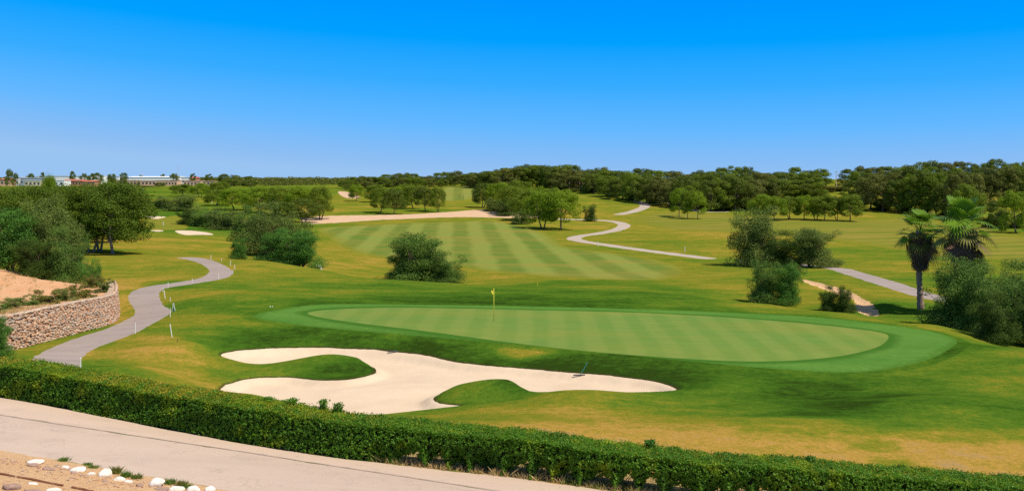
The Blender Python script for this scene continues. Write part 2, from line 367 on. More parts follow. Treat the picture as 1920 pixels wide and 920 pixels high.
def hit(px, py, dmin=24, Z=None):
    Z = Z0 if Z is None else Z
    u = (px-960)/F; k = np.interp(u, U, np.arange(NC)); i = int(k); f = k-i; i2 = min(i+1, NC-1)
    zc = Z[:, i]*(1-f)+Z[:, i2]*f; g = zc+(py-HZ)/F*YR
    ok = np.nonzero((g[1:] >= 0) & (g[:-1] < 0) & (YR[1:] >= dmin))[0]
    if len(ok) == 0: y = 1500.
    else:
        j = ok[0]; y = YR[j]+(YR[j+1]-YR[j])*(-g[j])/(g[j+1]-g[j])
    return np.array([u*y, y])
def catmull(P, n=6, closed=True):
    P = np.array(P, float); m = len(P); out = []
    for i in range(m if closed else m-1):
        if closed: a, b, c, d = P[i-1], P[i], P[(i+1) % m], P[(i+2) % m]
        else: a, b, c, d = P[max(i-1, 0)], P[i], P[i+1], P[min(i+2, m-1)]
        for k in range(n):
            t = k/n
            out.append(.5*((2*b)+(c-a)*t+(2*a-5*b+4*c-d)*t*t+(3*b-a-3*c+d)*t**3))
    if not closed: out.append(P[-1])
    return np.array(out)
def outline(P, dmin=24, n=5): return np.array([hit(x, y, dmin) for x, y in catmull(P, n)])
def segdist(px, py, L):
    best = np.full(px.shape, 1e9)
    for (ax, ay), (bx, by) in zip(L[:-1], L[1:]):
        dx, dy = bx-ax, by-ay; q = dx*dx+dy*dy+1e-12
        t = np.clip(((px-ax)*dx+(py-ay)*dy)/q, 0, 1)
        best = np.minimum(best, (px-ax-t*dx)**2+(py-ay-t*dy)**2)
    return np.sqrt(best)
def boxmask(L, pad): 
    lo = L.min(0)-pad; hi = L.max(0)+pad
    return (XX > lo[0]) & (XX < hi[0]) & (YY > lo[1]) & (YY < hi[1])
def sdf_poly(L, pad=8):
    out = np.full(XX.shape, 50.); m = boxmask(L, pad); x, y = XX[m], YY[m]
    Lc = np.vstack([L, L[:1]]); d = segdist(x, y, Lc); ins = np.zeros(x.shape, bool)
    for (ax, ay), (bx, by) in zip(Lc[:-1], Lc[1:]):
        c = ((ay > y) != (by > y)) & (x < (bx-ax)*(y-ay)/(by-ay+1e-12)+ax); ins ^= c
    out[m] = np.where(ins, -d, d); return out
def sdf_line(L, wdt, pad=8):
    out = np.full(XX.shape, 50.); m = boxmask(L, pad); out[m] = segdist(XX[m], YY[m], L)-wdt; return out
def line(P, dmin=24, n=6): return np.array([hit(x, y, dmin) for x, y in catmull(P, n, False)])

Z_ = {}
c5 = lambda L: [(x/4, 460+y/4) for x, y in L]
# outlines
bunker = outline([(415,665),(460,656),(560,651.5),(640,653),(735,658.5),(800,667),(870,681),(960,689),(1060,697.5),(1160,706),(1230,716),(1268,729),
  (1240,735),(1160,738),(1080,738),(1015,738),(1000,736),(975,728),(925,722),(868,726),(826,737),(812,746),(826,756),(866,761),(800,769),(740,776),(700,779),(640,776),(560,758),(480,742),(440,738),
  (414,733),(425,721),(470,710),(540,707.5),(600,713),(650,711.5),(690,704),(706,696),(699,688),(670,682),(640,679),(600,678),(565,680),(530,684),(480,683.5),(440,675)], n=4)
green = outline([(580,590),(600,583),(700,578),(800,577),(1000,581),(1200,586),(1400,597),(1560,611),(1645,622),(1666,632),(1640,652),(1560,669),(1440,677),(1300,673),(1100,658),(950,641),(800,621),(660,604)])
fringe = outline([(475,592),(540,579),(650,572),(900,572),(1200,579),(1500,592),(1700,613),(1785,632),(1786,650),(1720,680),(1600,698),(1440,690),(1320,680),(1200,668),(1080,657),(960,645),(840,635),(720,625),(600,614),(520,604)])
fair = outline([(1282,507),(1268,519),(1220,525),(1120,523),(1000,517),(900,506),(780,490),(690,478),(640,462),(610,440),(600,428),(700,421),(850,415),(930,414),(1000,428),(1040,445),(1062,462),(1180,478),(1250,492)], dmin=118)
fair2 = outline([(812,372),(832,351),(895,349),(905,358),(890,372),(850,377)], dmin=300)
fair3 = outline([(1180,412),(1240,398),(1400,404),(1620,412),(1720,408),(1900,440),(2050,470),(2050,500),(1900,490),(1700,470),(1560,450),(1380,436),(1250,430)], dmin=150)
fair4 = outline([(262,428),(262,408),(290,411),(330,404),(345,415),(350,428),(300,431)], dmin=150)
strip = outline([(572,408),(640,404),(760,402),(860,396),(905,393),(960,396),(1000,402),(1005,408),(930,408),(850,407),(720,412),(640,417),(575,419)], dmin=200)
b2 = outline([(328,433),(350,432),(385,435),(400,440),(372,440),(345,440)], dmin=150)
b3 = outline([(268,403),(285,405),(309,406),(308,409),(285,410)], dmin=150)
b4 = outline([(282,432),(296,431),(307,432.5),(296,434)], dmin=150)
b5 = outline([(634,359),(652,360),(668,366),(676,371),(655,372),(640,367)], dmin=300)
pthL = c5([(262,830),(560,700),(780,630),(930,565),(1015,510),(975,430),(965,380),(1000,340),(1120,305),(1300,280),(1480,250),(1560,210),(1565,180),(1500,135),(1400,105),(1325,92)])
pthR = c5([(1500,92),(1640,130),(1730,180),(1745,210),(1690,245),(1560,270),(1400,295),(1270,315),(1210,335),(1195,380),(1215,440),(1275,490),(1270,515),(1130,595),(1000,665),(880,710),(720,770),(630,830),(600,880),(590,920)])
path1 = outline(pthL+pthR+[(60,705)], n=3)
cl2 = line([(1040,411),(1105,412),(1145,414.5),(1166,419),(1170,424),(1155,431),(1120,438),(1090,442),(1076,447),(1090,452),(1130,458),(1200,468),(1325,484)], dmin=120)
cl3 = line([(1400,490),(1480,495),(1565,503),(1600,512),(1660,530),(1725,551),(1790,566)], dmin=100)
cl4 = line([(1160,402),(1185,397),(1207,389),(1208,383),(1195,378)], dmin=250)
cl5 = line([(1245,377),(1270,384),(1310,396),(1360,397)], dmin=250)
dirt = outline([(1503,521),(1545,529),(1592,543),(1612,553),(1632,565),(1645,580),(1640,592),(1607,580),(1600,560),(1578,551),(1530,534)], dmin=88)
wall_px = [(-260,700,52),(-80,672,59),(20,655,63),(100,637,67.5),(165,620,73),(205,607,78.5),(216,600,82),(212,594,85)]
wallL = np.array([((px-960)/F*d, d) for px, py, d in wall_px])
wallL = catmull(wallL, 8, False)
bank = np.vstack([wallL, [((px-960)/F*d, d) for px, d in [(190,90),(150,97),(60,104),(-150,108),(-900,108),(-900,60)]]])
verge_e = [((px-960)/F*d, d) for px, py, d in [(-900,650,44),(-300,705,40.5),(0,745,38),(240,790,35.7),(480,835,33.5),(720,868,32.3),(960,895,31.5),(1200,927,30.6),(1440,951,30),(1700,973,29.5),(1920,990,29),(2600,1030,28)]]
verge_e = catmull(verge_e, 6, False)
nrm = np.array([.28, .96])
vergeP = np.vstack([verge_e, (verge_e+[.6, 2.6])[::-1]])
seam = np.array([hit(x, y) for x, y in [(-600,693),(-300,730),(0,777),(240,814),(480,850),(720,887),(960,924),(1200,960),(1440,985),(1920,1010)]])
shoulderP = np.vstack([verge_e[:-6], seam[::-1]])
lower = np.array([hit(x, y) for x, y in [(-600,765),(-300,800),(0,843),(120,864),(240,885),(360,906),(480,928),(700,962),(960,1000),(1500,1040)]])
roadP = np.vstack([seam, lower[::-1]])
soilP = np.vstack([lower, [(45, 24), (45, 20), (-60, 20), (-60, lower[0][1])]])

ZN = [('putting_green', sdf_poly(green), 'green'), ('green_fringe', sdf_poly(fringe), 'fringe'), ('sand_bunker', sdf_poly(bunker), 'sand'),
      ('cart_path', sdf_poly(path1), 'path'), ('cart_path', sdf_line(cl2, 1.5), 'path_far'), ('cart_path', sdf_line(cl3, 1.45), 'path'), ('cart_path', sdf_line(cl4, 1.6), 'path_far'), ('cart_path', sdf_line(cl5, 1.2), 'path_far'),
      ('fairway', sdf_poly(fair), 'fairway'), ('fairway', sdf_poly(fair2), 'fairway'), ('fairway', sdf_poly(fair3), 'fairway_b'), ('fairway', sdf_poly(fair4), 'fairway_b'),
      ('waste_sand', sdf_poly(strip), 'sand_far'), ('sand_bunker', sdf_poly(b2), 'sand'), ('sand_bunker', sdf_poly(b3), 'sand'), ('sand_bunker', sdf_poly(b4), 'sand'), ('waste_sand', sdf_poly(b5), 'sand_far'),
      ('dirt_track', sdf_poly(dirt), 'soil'), ('dirt_bank', sdf_poly(bank, 30), 'bank'),
      ('road_edge', sdf_poly(shoulderP), 'shoulder'), ('road', sdf_poly(roadP), 'road'), ('verge', sdf_poly(vergeP), 'verge'), ('dirt', sdf_poly(soilP), 'soil')]
wob_ = vnoise(XX*3.1, YY*3.1, 41)+.6*vnoise(XX*7.3, YY*7.3, 42)
for i_, amp_ in ((2, .05), (3, .05), (4, .12), (5, .10), (6, .15), (7, .15), (12, .5), (17, .18), (18, 0), (19, .04), (20, .09), (21, .10)): ZN[i_][1][...] += wob_*amp_*2.2
S = {i: z[1] for i, z in enumerate(ZN)}
Zf = Z0.copy()
sb = S[2]
# bunker: sand dished down from a raised grass lip, two grassed mounds reaching into it
Zf -= .28*smooth01(-sb/.8)*(sb < 0); Zf += vnoise(XX*1.1, YY*1.1, 15)*.05*smooth01(-sb/1.5)
Zf += .13*smooth01(sb/.4)*np.exp(-np.clip(sb, 0, 9)/1.5)
def mound(px, py, ax, ay, h, rot=0):
    c = hit(px, py); dx, dy = XX-c[0], YY-c[1]; x = dx*math.cos(rot)+dy*math.sin(rot); y = -dx*math.sin(rot)+dy*math.cos(rot)
    return h*np.exp(-((x/ax)**2+(y/ay)**2))
ou = smooth01(sb/.9)
Zf += smooth01(sb/2)*(mound(318, 668, 2.6, 5.0, .55, .2)+mound(255, 700, 2.2, 2.6, .25)+mound(1350, 725, 2.2, 2.6, .30, .4)+mound(1560, 735, 3.5, 3.0, -.22)+mound(1780, 760, 4, 3.5, .35)+mound(1300, 800, 5, 3, .18)+mound(520, 560, 7, 5, .30)+mound(1650, 840, 3, 2.5, -.15))
Zf += ou*(mound(620, 693, 2.4, 1.5, .80)+mound(918, 738, 2.1, 1.5, .62)+mound(1085, 750, 3.4, 2.4, .30)-mound(948, 750, 1.6, .8, .22)+mound(500, 697, 2.5, 1.5, .15))
for k in (13, 14, 15): Zf -= .5*smooth01(-S[k]/3.5)*(S[k] < 0)
# putting green rises a touch at its edge, then the fringe
Zf += .05*smooth01(-S[0]/1.5)*(S[0] < 0)
# bank held up by the stone wall
dw = np.full(XX.shape, 99.); m = boxmask(wallL, 30); dw[m] = segdist(XX[m], YY[m], wallL)
wd = .3+np.clip(dw-.5, 0, 11)
Zf += 1.9*smooth01(-S[18]/wd)*(S[18] < 0)
Zf += vnoise(XX*1.3, YY*1.3, 9)*.09*(S[18] < -.8)
bx, by = (20-960)/F*92, 92
Zf += 1.0*np.exp(-((XX-bx)/9)**2-((YY-by)/11)**2)*smooth01(-S[18]/5)*(S[18] < 0)
# worn ditch of the dirt track
Zf -= .35*smooth01((1.2-S[17])/2.4)
# crown of rough ground at lower right
Zf += vnoise(XX*1.1, YY*1.1, 5)*.035*(S[2] > .3)*(S[1] > .3)*smooth01((YY-33)/4)*(S[3] > .2)*(np.minimum(S[19], S[20]) > .3)
def ground(x, y):
    y = max(y, YR[0]); j = np.interp(y, YR, np.arange(NR)); k = np.interp(x/y, U, np.arange(NC))
    j0, k0 = int(j), int(k); j1, k1 = min(j0+1, NR-1), min(k0+1, NC-1); a, b = j-j0, k-k0
    return CAMZ+float((Zf[j0, k0]*(1-b)+Zf[j0, k1]*b)*(1-a)+(Zf[j1, k0]*(1-b)+Zf[j1, k1]*b)*a)
def at(px, d): return (px-960)/F*d, d
def on(px, py, dmin=24):
    p = hit(px, py, dmin, Zf); return float(p[0]), float(p[1])

# dryness of the grass: sampled over the photo, 0 lush .. 1 bare straw
DR = [(430,640,-.2),(500,635,-.24),(600,632,-.24),(700,643,-.2),(800,654,-.18),(870,668,-.15),(650,645,-.22),(1150,690,-.2),(440,655,-.1),(380,650,.0),(560,645,-.15),(980,660,.55),(920,682,-.15),(1030,684,-.2),(1100,690,-.2),(1200,698,-.24),(1250,712,-.1),(1300,700,-.12),(1330,720,.0),(1350,740,.25),(560,690,.35),(600,690,.15),(640,690,.02),(680,700,-.08),(620,708,.0),(500,697,.30),(880,740,.40),(910,725,.25),(955,728,-.05),(985,732,-.08),
 (1100,745,.5),(1100,780,.68),(960,780,.6),(1000,800,.78),(1200,820,.82),(1350,832,.86),(1280,845,.9),(1440,840,.85),(1600,855,.85),(1680,862,.5),(1640,868,.8),(1740,868,.6),(1500,800,.5),(1300,760,.4),(1400,760,.22),(1500,725,-.12),(1550,740,-.18),(1600,762,-.2),(1560,775,-.1),(1480,750,.02),(1650,745,-.05),(1560,765,-.05),(1700,760,.2),(1700,730,.12),(1800,790,.28),
 (1740,815,.5),(1720,832,.95),(1700,800,.25),(1650,830,.55),(1760,845,.75),(1800,838,.9),(1780,865,.9),(1830,825,.55),(1850,855,.88),(1900,862,.85),(1885,838,.9),(1900,815,.35),(1850,800,.2),(1880,770,.2),(1900,720,.35),(1850,700,.25),(1870,680,.3),(1900,665,.5),(1800,645,.25),
 (400,700,.2),(330,700,.62),(280,700,.7),(300,670,.68),(200,690,.1),(180,688,.1),(250,668,.72),(220,690,.35),(200,660,.55),(260,650,.5),(300,640,.62),(350,660,.5),(360,690,.55),(380,630,.3),(330,600,.45),(420,600,.4),(500,600,.35),(440,575,.25),(380,560,.35),(560,560,.28),(450,540,.3),(540,520,.4),(480,500,.5),(600,520,.5),(640,540,.2),
 (800,560,.02),(960,560,-.04),(1100,570,-.05),(600,570,.05),(500,585,.08),(1300,580,.15),(1500,590,.3),(1650,605,.45),(1750,615,.45),(720,540,.18),(860,536,.35),(960,545,.12),(1100,555,.1),(1280,560,.15),(1440,575,.4),(1050,530,.2),(1250,540,.25),(1350,540,.45),(1350,510,.55),(1150,538,.4),
 (900,520,.6),(960,530,.5),(1000,525,.5),(680,510,.4),(640,490,.55),(620,500,.6),(700,520,.5),(600,470,.5),
 (240,560,.68),(225,540,.7),(230,520,.62),(330,535,.15),(350,555,.55),(360,600,.55),(370,572,.12),(300,510,.5),(350,500,.45),(250,490,.55),(300,470,.5),(350,460,.55),(400,470,.5),(330,450,.62),(300,425,.15),(320,415,.1),(300,390,.25),(290,360,.3),(180,600,.55),(120,650,.45),(220,590,.5),
 (620,435,.45),(600,385,.5),(680,390,.5),(760,392,.4),(850,388,.45),(900,380,.5),(1000,420,.5),(1030,440,.45),(1120,425,.5),(1120,400,.55),(1150,390,.5),(1100,370,.42),(1200,400,.5),(1250,440,.5),(1300,450,.5),(1250,455,.35),(1340,470,.5),(1330,440,.6),
 (1300,405,.5),(1370,410,.8),(1400,398,.4),(1650,400,.5),(1700,410,.4),(1700,480,.45),(1650,440,.45),(1600,470,.4),(1650,520,.4),(1600,530,.45),(1560,520,.35),(1660,550,.55),(1500,560,.5),(1480,540,.3),(1650,585,.2),(1740,590,.2),(1560,540,.5),
 (1880,500,.35),(1880,470,.5),(1900,440,.4),(1800,620,.4)]
dp = np.array([[q[0]/q[1]*1.0, math.log(q[1]), v] for q, v in [(hit(x, y), v) for x, y, v in DR]])
P2 = np.c_[UU.ravel(), np.log(YY.ravel())]; dry = np.empty(len(P2))
for i in range(0, len(P2), 20000):
    D2 = ((P2[i:i+20000, None]-dp[None, :, :2])**2).sum(2); W = 1/(D2+2e-4)**1.8; dry[i:i+20000] = (W@dp[:, 2])/W.sum(1)
dry = dry.reshape(NR, NC)
ring = S[0].copy()
dry = np.where((S[1] > 0) & (S[1] < .8), dry*.5, dry)

# cut the sheet into ground, greens, sand, paths and road along their exact outlines
K = len(ZN)
base = np.stack([XX, YY, Zf+CAMZ, dry]+[S[i] for i in range(K)], -1).reshape(-1, 4+K)   # column 4 (the green's distance) doubles as the fringe's ring
idx = np.arange(NR*NC).reshape(NR, NC)
quads = np.stack([idx[:-1, :-1], idx[:-1, 1:], idx[1:, 1:], idx[1:, :-1]], -1).reshape(-1, 4)
state = np.zeros(len(quads), int)-1; mixed = np.zeros(len(quads), bool)
for k in range(K):
    ins = (base[:, 4+k] < 0)[quads]; al = ins.all(1); an = ins.any(1)
    free = (state == -1) & ~mixed
    state[free & al] = k; mixed |= free & an & ~al
parts = {k: [] for k in range(-1, K)}
extra = []; ekey = {}
def vid(p):
    key = (round(p[0], 4), round(p[1], 4)); 
    if key not in ekey: ekey[key] = len(base)+len(extra); extra.append(p)
    return ekey[key]
def clip(poly, k, sign):
    out = []; m = len(poly)
    for i in range(m):
        a, b = poly[i], poly[(i+1) % m]; fa, fb = a[4+k]*sign, b[4+k]*sign
        if fa < 0: out.append(a)
        if (fa < 0) != (fb < 0): t = fa/(fa-fb); out.append(a+(b-a)*t)
    return out
for q in quads[mixed]:
    polys = [[base[i] for i in q]]
    for k in range(K):
        nxt = []
        for p in polys:
            v = [x[4+k] for x in p]
            if min(v) >= 0: nxt.append(p); continue
            if max(v) < 0: parts[k].append(p); continue
            a = clip(p, k, 1); b = clip(p, k, -1)
            if len(a) > 2: parts[k].append(a)
            if len(b) > 2: nxt.append(b)
        polys = nxt
    parts[-1] += polys
def zone_mesh(name, ks, mat):
    sel = [quads[(state == k) & ~mixed] for k in ks]; faces = [np.concatenate(sel)]; bysize = {}
    for k in ks:
        for p in parts[k]:
            f = [vid(v) for v in p]; f = [v for i, v in enumerate(f) if v != f[i-1]]
            if len(f) > 2: bysize.setdefault(len(f), []).append(f)
    return faces, bysize
def emit(name, k, mat):
    faces, bysize = zone_mesh(name, [k], mat)
    allv = np.vstack([base, np.array(extra)]) if extra else base
    Fs = ([faces[0]] if len(faces[0]) else [])+[np.array(v) for v in bysize.values()]
    if not Fs: print('EMPTY ZONE', name, k); return
    used = np.unique(np.concatenate([f.ravel() for f in Fs])); remap = np.zeros(len(allv), int); remap[used] = np.arange(len(used))
    V = allv[used]; Fs = [remap[f] for f in Fs]
    me = mesh_from(name, V[:, :3], Fs, M[mat], True)
    if len(me.vertices) == len(V):
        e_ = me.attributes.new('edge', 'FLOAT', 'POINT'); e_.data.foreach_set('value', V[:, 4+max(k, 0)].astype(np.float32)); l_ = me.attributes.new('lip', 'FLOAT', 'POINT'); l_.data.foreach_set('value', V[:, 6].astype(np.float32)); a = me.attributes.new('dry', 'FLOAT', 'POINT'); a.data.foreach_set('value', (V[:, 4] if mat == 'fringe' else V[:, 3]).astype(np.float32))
    tag(obj(name, me), kind='structure')
# corner grid vertices of clipped polys share keys with the base grid
for q in np.unique(quads[mixed]): ekey[(round(base[q, 0], 4), round(base[q, 1], 4))] = int(q)
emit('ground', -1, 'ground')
for k, (nm, _, mt) in enumerate(ZN): emit(nm, k, mt)
# dark joint between asphalt and its concrete edge, a thin sheet 6 mm above the road
sm_ = catmull(seam, 8, False); sm_ = sm_[(sm_[:, 1] > 25)]
tn = unit(np.gradient(sm_, axis=0)); nn_ = np.c_[-tn[:, 1], tn[:, 0]]
ZF_ = lambda p: CAMZ+float(Zat(p[0], p[1]))
def Zat(x, y):
    j = np.interp(y, YR, np.arange(NR)); k = np.interp(x/y, U, np.arange(NC)); j0, k0 = int(j), int(k); a, b = j-j0, k-k0; j1, k1 = min(j0+1, NR-1), min(k0+1, NC-1)
    return (Zf[j0, k0]*(1-b)+Zf[j0, k1]*b)*(1-a)+(Zf[j1, k0]*(1-b)+Zf[j1, k1]*b)*a
jv = [np.r_[p+n*o_, ZF_(p+n*o_)+.008] for p, n in zip(sm_, nn_) for o_ in (-.05, .05)]
M['joint'] = flat('joint_tar', (.34, .26, .21), .9, .3, 2)
tag(obj('road_joint', mesh_from('road_joint', np.array(jv), np.array([[2*i, 2*i+2, 2*i+3, 2*i+1] for i in range(len(sm_)-1)]), M['joint'])), kind='structure')
# ground under and behind the viewpoint
xb = base[idx[0]][:, 0]; mb = MB(); zb = base[idx[0]][:, 2]
rows = [np.c_[xb, np.full(NC, YR[0]), zb]]+[np.c_[xb*s, np.full(NC, y), zb*.5+h] for y, s, h in ((10, 1.6, .9), (-20, 2.5, 1.0), (-80, 4, 1))]
Q = [[r*NC+c, r*NC+c+1, (r+1)*NC+c+1, (r+1)*NC+c] for r in range(3) for c in range(NC-1)]
tag(obj('dirt', mesh_from('dirt', np.concatenate(rows), np.array(Q)[:, ::-1], M['soil'], True)), kind='structure')

#@@OBJECTS
# ------------------------------------------------------------------ plants: unit crowns (height 1, width 1) shared by copies
def clump_crown(seed, centres, radii, n, size, flat=.7, up=.35, stray=.04, shell=.72, jit=.5):
    r = np.random.default_rng(seed); centres = np.array(centres); radii = np.array(radii)
    p = radii**2/np.sum(radii**2); k = r.choice(len(centres), n, p=p)
    d = unit(r.normal(size=(n, 3))); rad = radii[k]*(shell+(1-shell)*r.random(n)**.7*1.15)
    pos = centres[k]+d*rad[:, None]*np.array([1, 1, flat])
    m = r.random(n) < stray; pos[m] += d[m]*radii[k][m][:, None]*.7*r.random((m.sum(), 1))
    N = unit(d+r.normal(size=(n, 3))*jit+np.array([0, 0, up]))
    sz = size*r.uniform(.6, 1.25, n)
    return cards(pos, N, sz, sz*r.uniform(.45, .7, n), r)
def pine_centres(seed, nc, z0=.28, flatness=1.0, lean=0):
    """spreading Aleppo pine head: clumps on a lumpy dome, layered, with gaps between"""
    r = np.random.default_rng(seed); Cn = []; R = []
    lob = [(r.uniform(0, 6.28), r.uniform(.1, .9), r.uniform(.8, 1.15)) for _ in range(6)]
    while len(Cn) < nc:
        a = r.uniform(0, 6.28); h = r.random()**.8
        prof = math.sqrt(max(0, 1-(abs(h-.38)/.66)**2.2))
        k = 1+.16*math.sin(2*a+lob[0][0])+.12*math.sin(3*a+lob[1][0])
        rr = prof*k*(.55+.45*r.random()**.5)*.42
        z = z0+(.93-z0)*h
        Cn.append((rr*math.cos(a)+lean*(h-.3), rr*math.sin(a), z+r.uniform(-.02, .02))); R.append(r.uniform(.09, .16))
    return Cn, R
def limb_mesh(seed, centres, name, mat, r0=.03, bare=.3, bend=.05, nl=9, multi=1):
    r = np.random.default_rng(seed); mb = MB(); c = np.array(centres)
    for q in range(multi):
        ang = r.uniform(0, 6.28); off = .03 if multi > 1 else 0; s0 = np.array([math.cos(ang)*off, math.sin(ang)*off, -.02])
        top = np.array([math.cos(ang)*(.18 if multi > 1 else bend)+r.uniform(-bend, bend), math.sin(ang)*(.18 if multi > 1 else bend), .62])
        mid = (s0+top)/2+np.array([r.uniform(-1, 1)*bend, r.uniform(-1, 1)*bend, 0])
        P = [s0+(mid-s0)*t*2 if t <= .5 else mid+(top-mid)*(t-.5)*2 for t in (0, .12, .3, .5, .75, 1)]
        R = [r0*1.45, r0*1.05, r0*.9, r0*.72, r0*.5, r0*.25]
        mb.tube(P, R, 8)
        for i in range(nl//multi):
            t = r.uniform(.3, .95); a = P[0]+(top-P[0])*t; tgt = c[r.integers(len(c))]
            b = (a+tgt)/2+np.array([0, 0, -.03]); mb.tube([a, b, tgt], [r0*.42, r0*.28, r0*.1], 5, cap=False)
    return mb.mesh(name, mat, True)
V_ = {}
def fit(cs, vq):
    """scale a crown so that it fills its unit width and height"""
    V, q = vq; k = .5/np.percentile(np.hypot(V[:, 0], V[:, 1]), 98.5); kz = .985/np.percentile(V[:, 2], 99.8)
    f = np.array([k, k, kz]); return (V*f, q), np.array(cs)*f
def add_kind(kind, i, cr, tr): V_.setdefault(kind, []).append((cr, tr))
for i in range(6):       # forest pines, seen from 300 m
    cs, rs = pine_centres(100+i, 44, .12)
    cv, cs = fit(cs, clump_crown(i, cs, rs, 8500, .019, .66, .3, .02, .8, .35))
    add_kind('far_pine', i, mesh_from('pine_crown', *cv, M['pine_dark']), limb_mesh(i, cs, 'trunk', M['bark'], .022))
for i in range(4):       # mid pines 150-300 m: round bright heads on bare stems
    cs, rs = pine_centres(200+i, 60, .24)
    cv, cs = fit(cs, clump_crown(20+i, cs, rs, 12000, .0165, .66, .3, .03, .8, .4))
    add_kind('pine', i, mesh_from('pine_crown', *cv, M['pine']), limb_mesh(20+i, cs, 'trunk', M['bark'], .018, multi=1+(i % 2)))
for i in range(3):       # near pines at left
    cs, rs = pine_centres(300+i, 80, .20, lean=.06)
    cv, cs = fit(cs, clump_crown(30+i, cs, rs, 34000, .0112, .6, shell=.6, stray=.10, jit=.55))
    add_kind('near_pine', i, mesh_from('pine_crown', *cv, M['pine']), limb_mesh(30+i, cs, 'trunk', M['bark_pale'], .017, nl=16, multi=1+(i % 2)))
def shrub_centres(seed, nc, topk=1.0):
    """several leaning stems of different height, leaf clumps along each: lobed outline with gaps"""
    r = np.random.default_rng(seed); Cn = []; R = []; ns = 8
    st = [(i*2.4+r.uniform(-.5, .5), r.uniform(.12, .36), r.uniform(.60, .93)) for i in range(ns)]+[(r.uniform(0, 6.28), .06, .95)]
    for j in range(nc):
        a, q, h = st[j % len(st)]; t = .12+.88*r.random()**.8
        sp = .13*(1.15-.5*t)
        x, y = q*math.cos(a)*t**.7+r.normal()*sp*.7, q*math.sin(a)*t**.7+r.normal()*sp*.7; rr = math.hypot(x, y)
        if rr > .42: x, y = x*.42/rr, y*.42/rr
        Cn.append((x, y, max(.05, h*t*.96+r.normal()*.02))); R.append(r.uniform(.06, .125)*(1.15-.35*t))
    for j in range(nc//5): a = r.uniform(0, 6.28); q = r.uniform(.15, .38); Cn.append((q*math.cos(a), q*math.sin(a), r.uniform(.05, .2))); R.append(r.uniform(.08, .13))
    return Cn, R
for i in range(4):       # full bushes and wild olives down to the ground
    cs, rs = shrub_centres(400+i, 80)
    cv, cs = fit(cs, clump_crown(40+i, cs, rs, 17000, .0140, .85, .3, .18, .65, .6))
    add_kind('bush', i, mesh_from('bush_foliage', *cv, M['bush']), limb_mesh(40+i, cs, 'stem', M['bark'], .018, nl=18, multi=4))
for i in range(3):       # near dense bushes
    cs, rs = shrub_centres(450+i, 110)
    cv, cs = fit(cs, clump_crown(50+i, cs, rs, 44000, .0092, .85, .3, .22, .62, .65))
    add_kind('near_bush', i, mesh_from('bush_foliage', *cv, M['bush']), limb_mesh(50+i, cs, 'stem', M['bark'], .016, nl=30, multi=5))
for i in range(2):       # slim dark conifer
    cs = [(r_*math.cos(a), r_*math.sin(a), z) for z in np.linspace(.08, .95, 26) for a, r_ in [(random.uniform(0, 6.28), .32*(1-z)**.6*random.random())]]
    cv, cs = fit(cs, clump_crown(60+i, cs, [.16*(1.15-c[2]) for c in cs], 2500, .02, 1.3))
    add_kind('conifer', i, mesh_from('conifer_crown', *cv, M['bush_dark']), limb_mesh(60+i, cs, 'trunk', M['bark'], .03))
for i in range(3):       # low grass-like tufts and dry shrubs
    cs, rs = shrub_centres(480+i, 30)
    cv, cs = fit(cs, clump_crown(70+i, cs, rs, 5000, .022, .9, .3, .2, .4, 1.1))
    add_kind('low_shrub', i, mesh_from('shrub_foliage', *cv, M['bush_grey']), limb_mesh(70+i, cs, 'stem', M['bark'], .014, nl=10, multi=3))
NAMES = {'far_pine': 'pine_tree', 'pine': 'pine_tree', 'near_pine': 'pine_tree', 'bush': 'bush', 'near_bush': 'bush', 'conifer': 'cypress_tree', 'low_shrub': 'shrub'}
def plant(kind, var, x, y, hgt, wid, mat, label, cat=None, group=None, rz=None, lean=0, sink=.05):
    cr, tr = V_[kind][var % len(V_[kind])]
    o = empty(NAMES[kind], (x, y, ground(x, y)-sink), random.uniform(0, 6.28) if rz is None else rz, (wid, wid, hgt))
    if lean: o.rotation_euler[1] = lean
    tag(o, label, cat or {'pine_tree': 'tree', 'cypress_tree': 'tree', 'bush': 'bush', 'shrub': 'shrub'}[NAMES[kind]], group)
    c = obj('crown' if 'tree' in NAMES[kind] else 'foliage', cr, o); c.material_slots[0].link = 'OBJECT'; c.material_slots[0].material = M[mat]
    obj('trunk' if 'tree' in NAMES[kind] else 'stem', tr, o)
    return o
def put(kind, var, px, d, ytop, wpx, mat, label, cat=None, group=None, dx=0, **k):
    x, y = at(px, d); g = ground(x, y); top = CAMZ-(ytop-HZ)/F*d
    return plant(kind, var, x, y, max(.4, (top-g))/.97, wpx/F*d/.95, mat, label, cat, group, **k)

# --- left group of pines and olives on the bank
G = 'pines and olive trees above the stone wall'
put('near_pine', 1, 188, 143, 346, 120, 'pine_left', 'pine between the forked one and the slanted trunk, standing slightly behind', 'pine', G, rz=3.3)
put('near_pine', 0, 212, 138, 343, 150, 'pine_left', 'tall pine with forked pale trunk and a heavy branch reaching right, beside the path bend', 'pine', G, rz=0.3)
put('near_pine', 1, 172, 141, 350, 125, 'pine_left', 'pine with slanted dark trunk just left of the forked one', 'pine', G)
put('near_pine', 2, 158, 144, 352, 95, 'pine_left', 'pine with upright trunk, third from the right in the left group', 'pine', G)
put('near_pine', 1, 118, 146, 347, 115, 'pine_left', 'bright green pine rising behind the olive trees, left of the bare trunks', 'pine', G, rz=2.1)
put('near_pine', 0, 66, 142, 350, 115, 'pine_left', 'yellow green pine behind the olive trees near the left edge', 'pine', G, rz=4.0)
put('near_pine', 2, 10, 138, 352, 115, 'pine_left', 'yellow green pine cut by the left edge', 'pine', G, rz=1.0)
put('near_pine', 0, 140, 150, 351, 110, 'pine_left', 'broad pine filling the space left of the bare trunks', 'pine', G, rz=5.2)
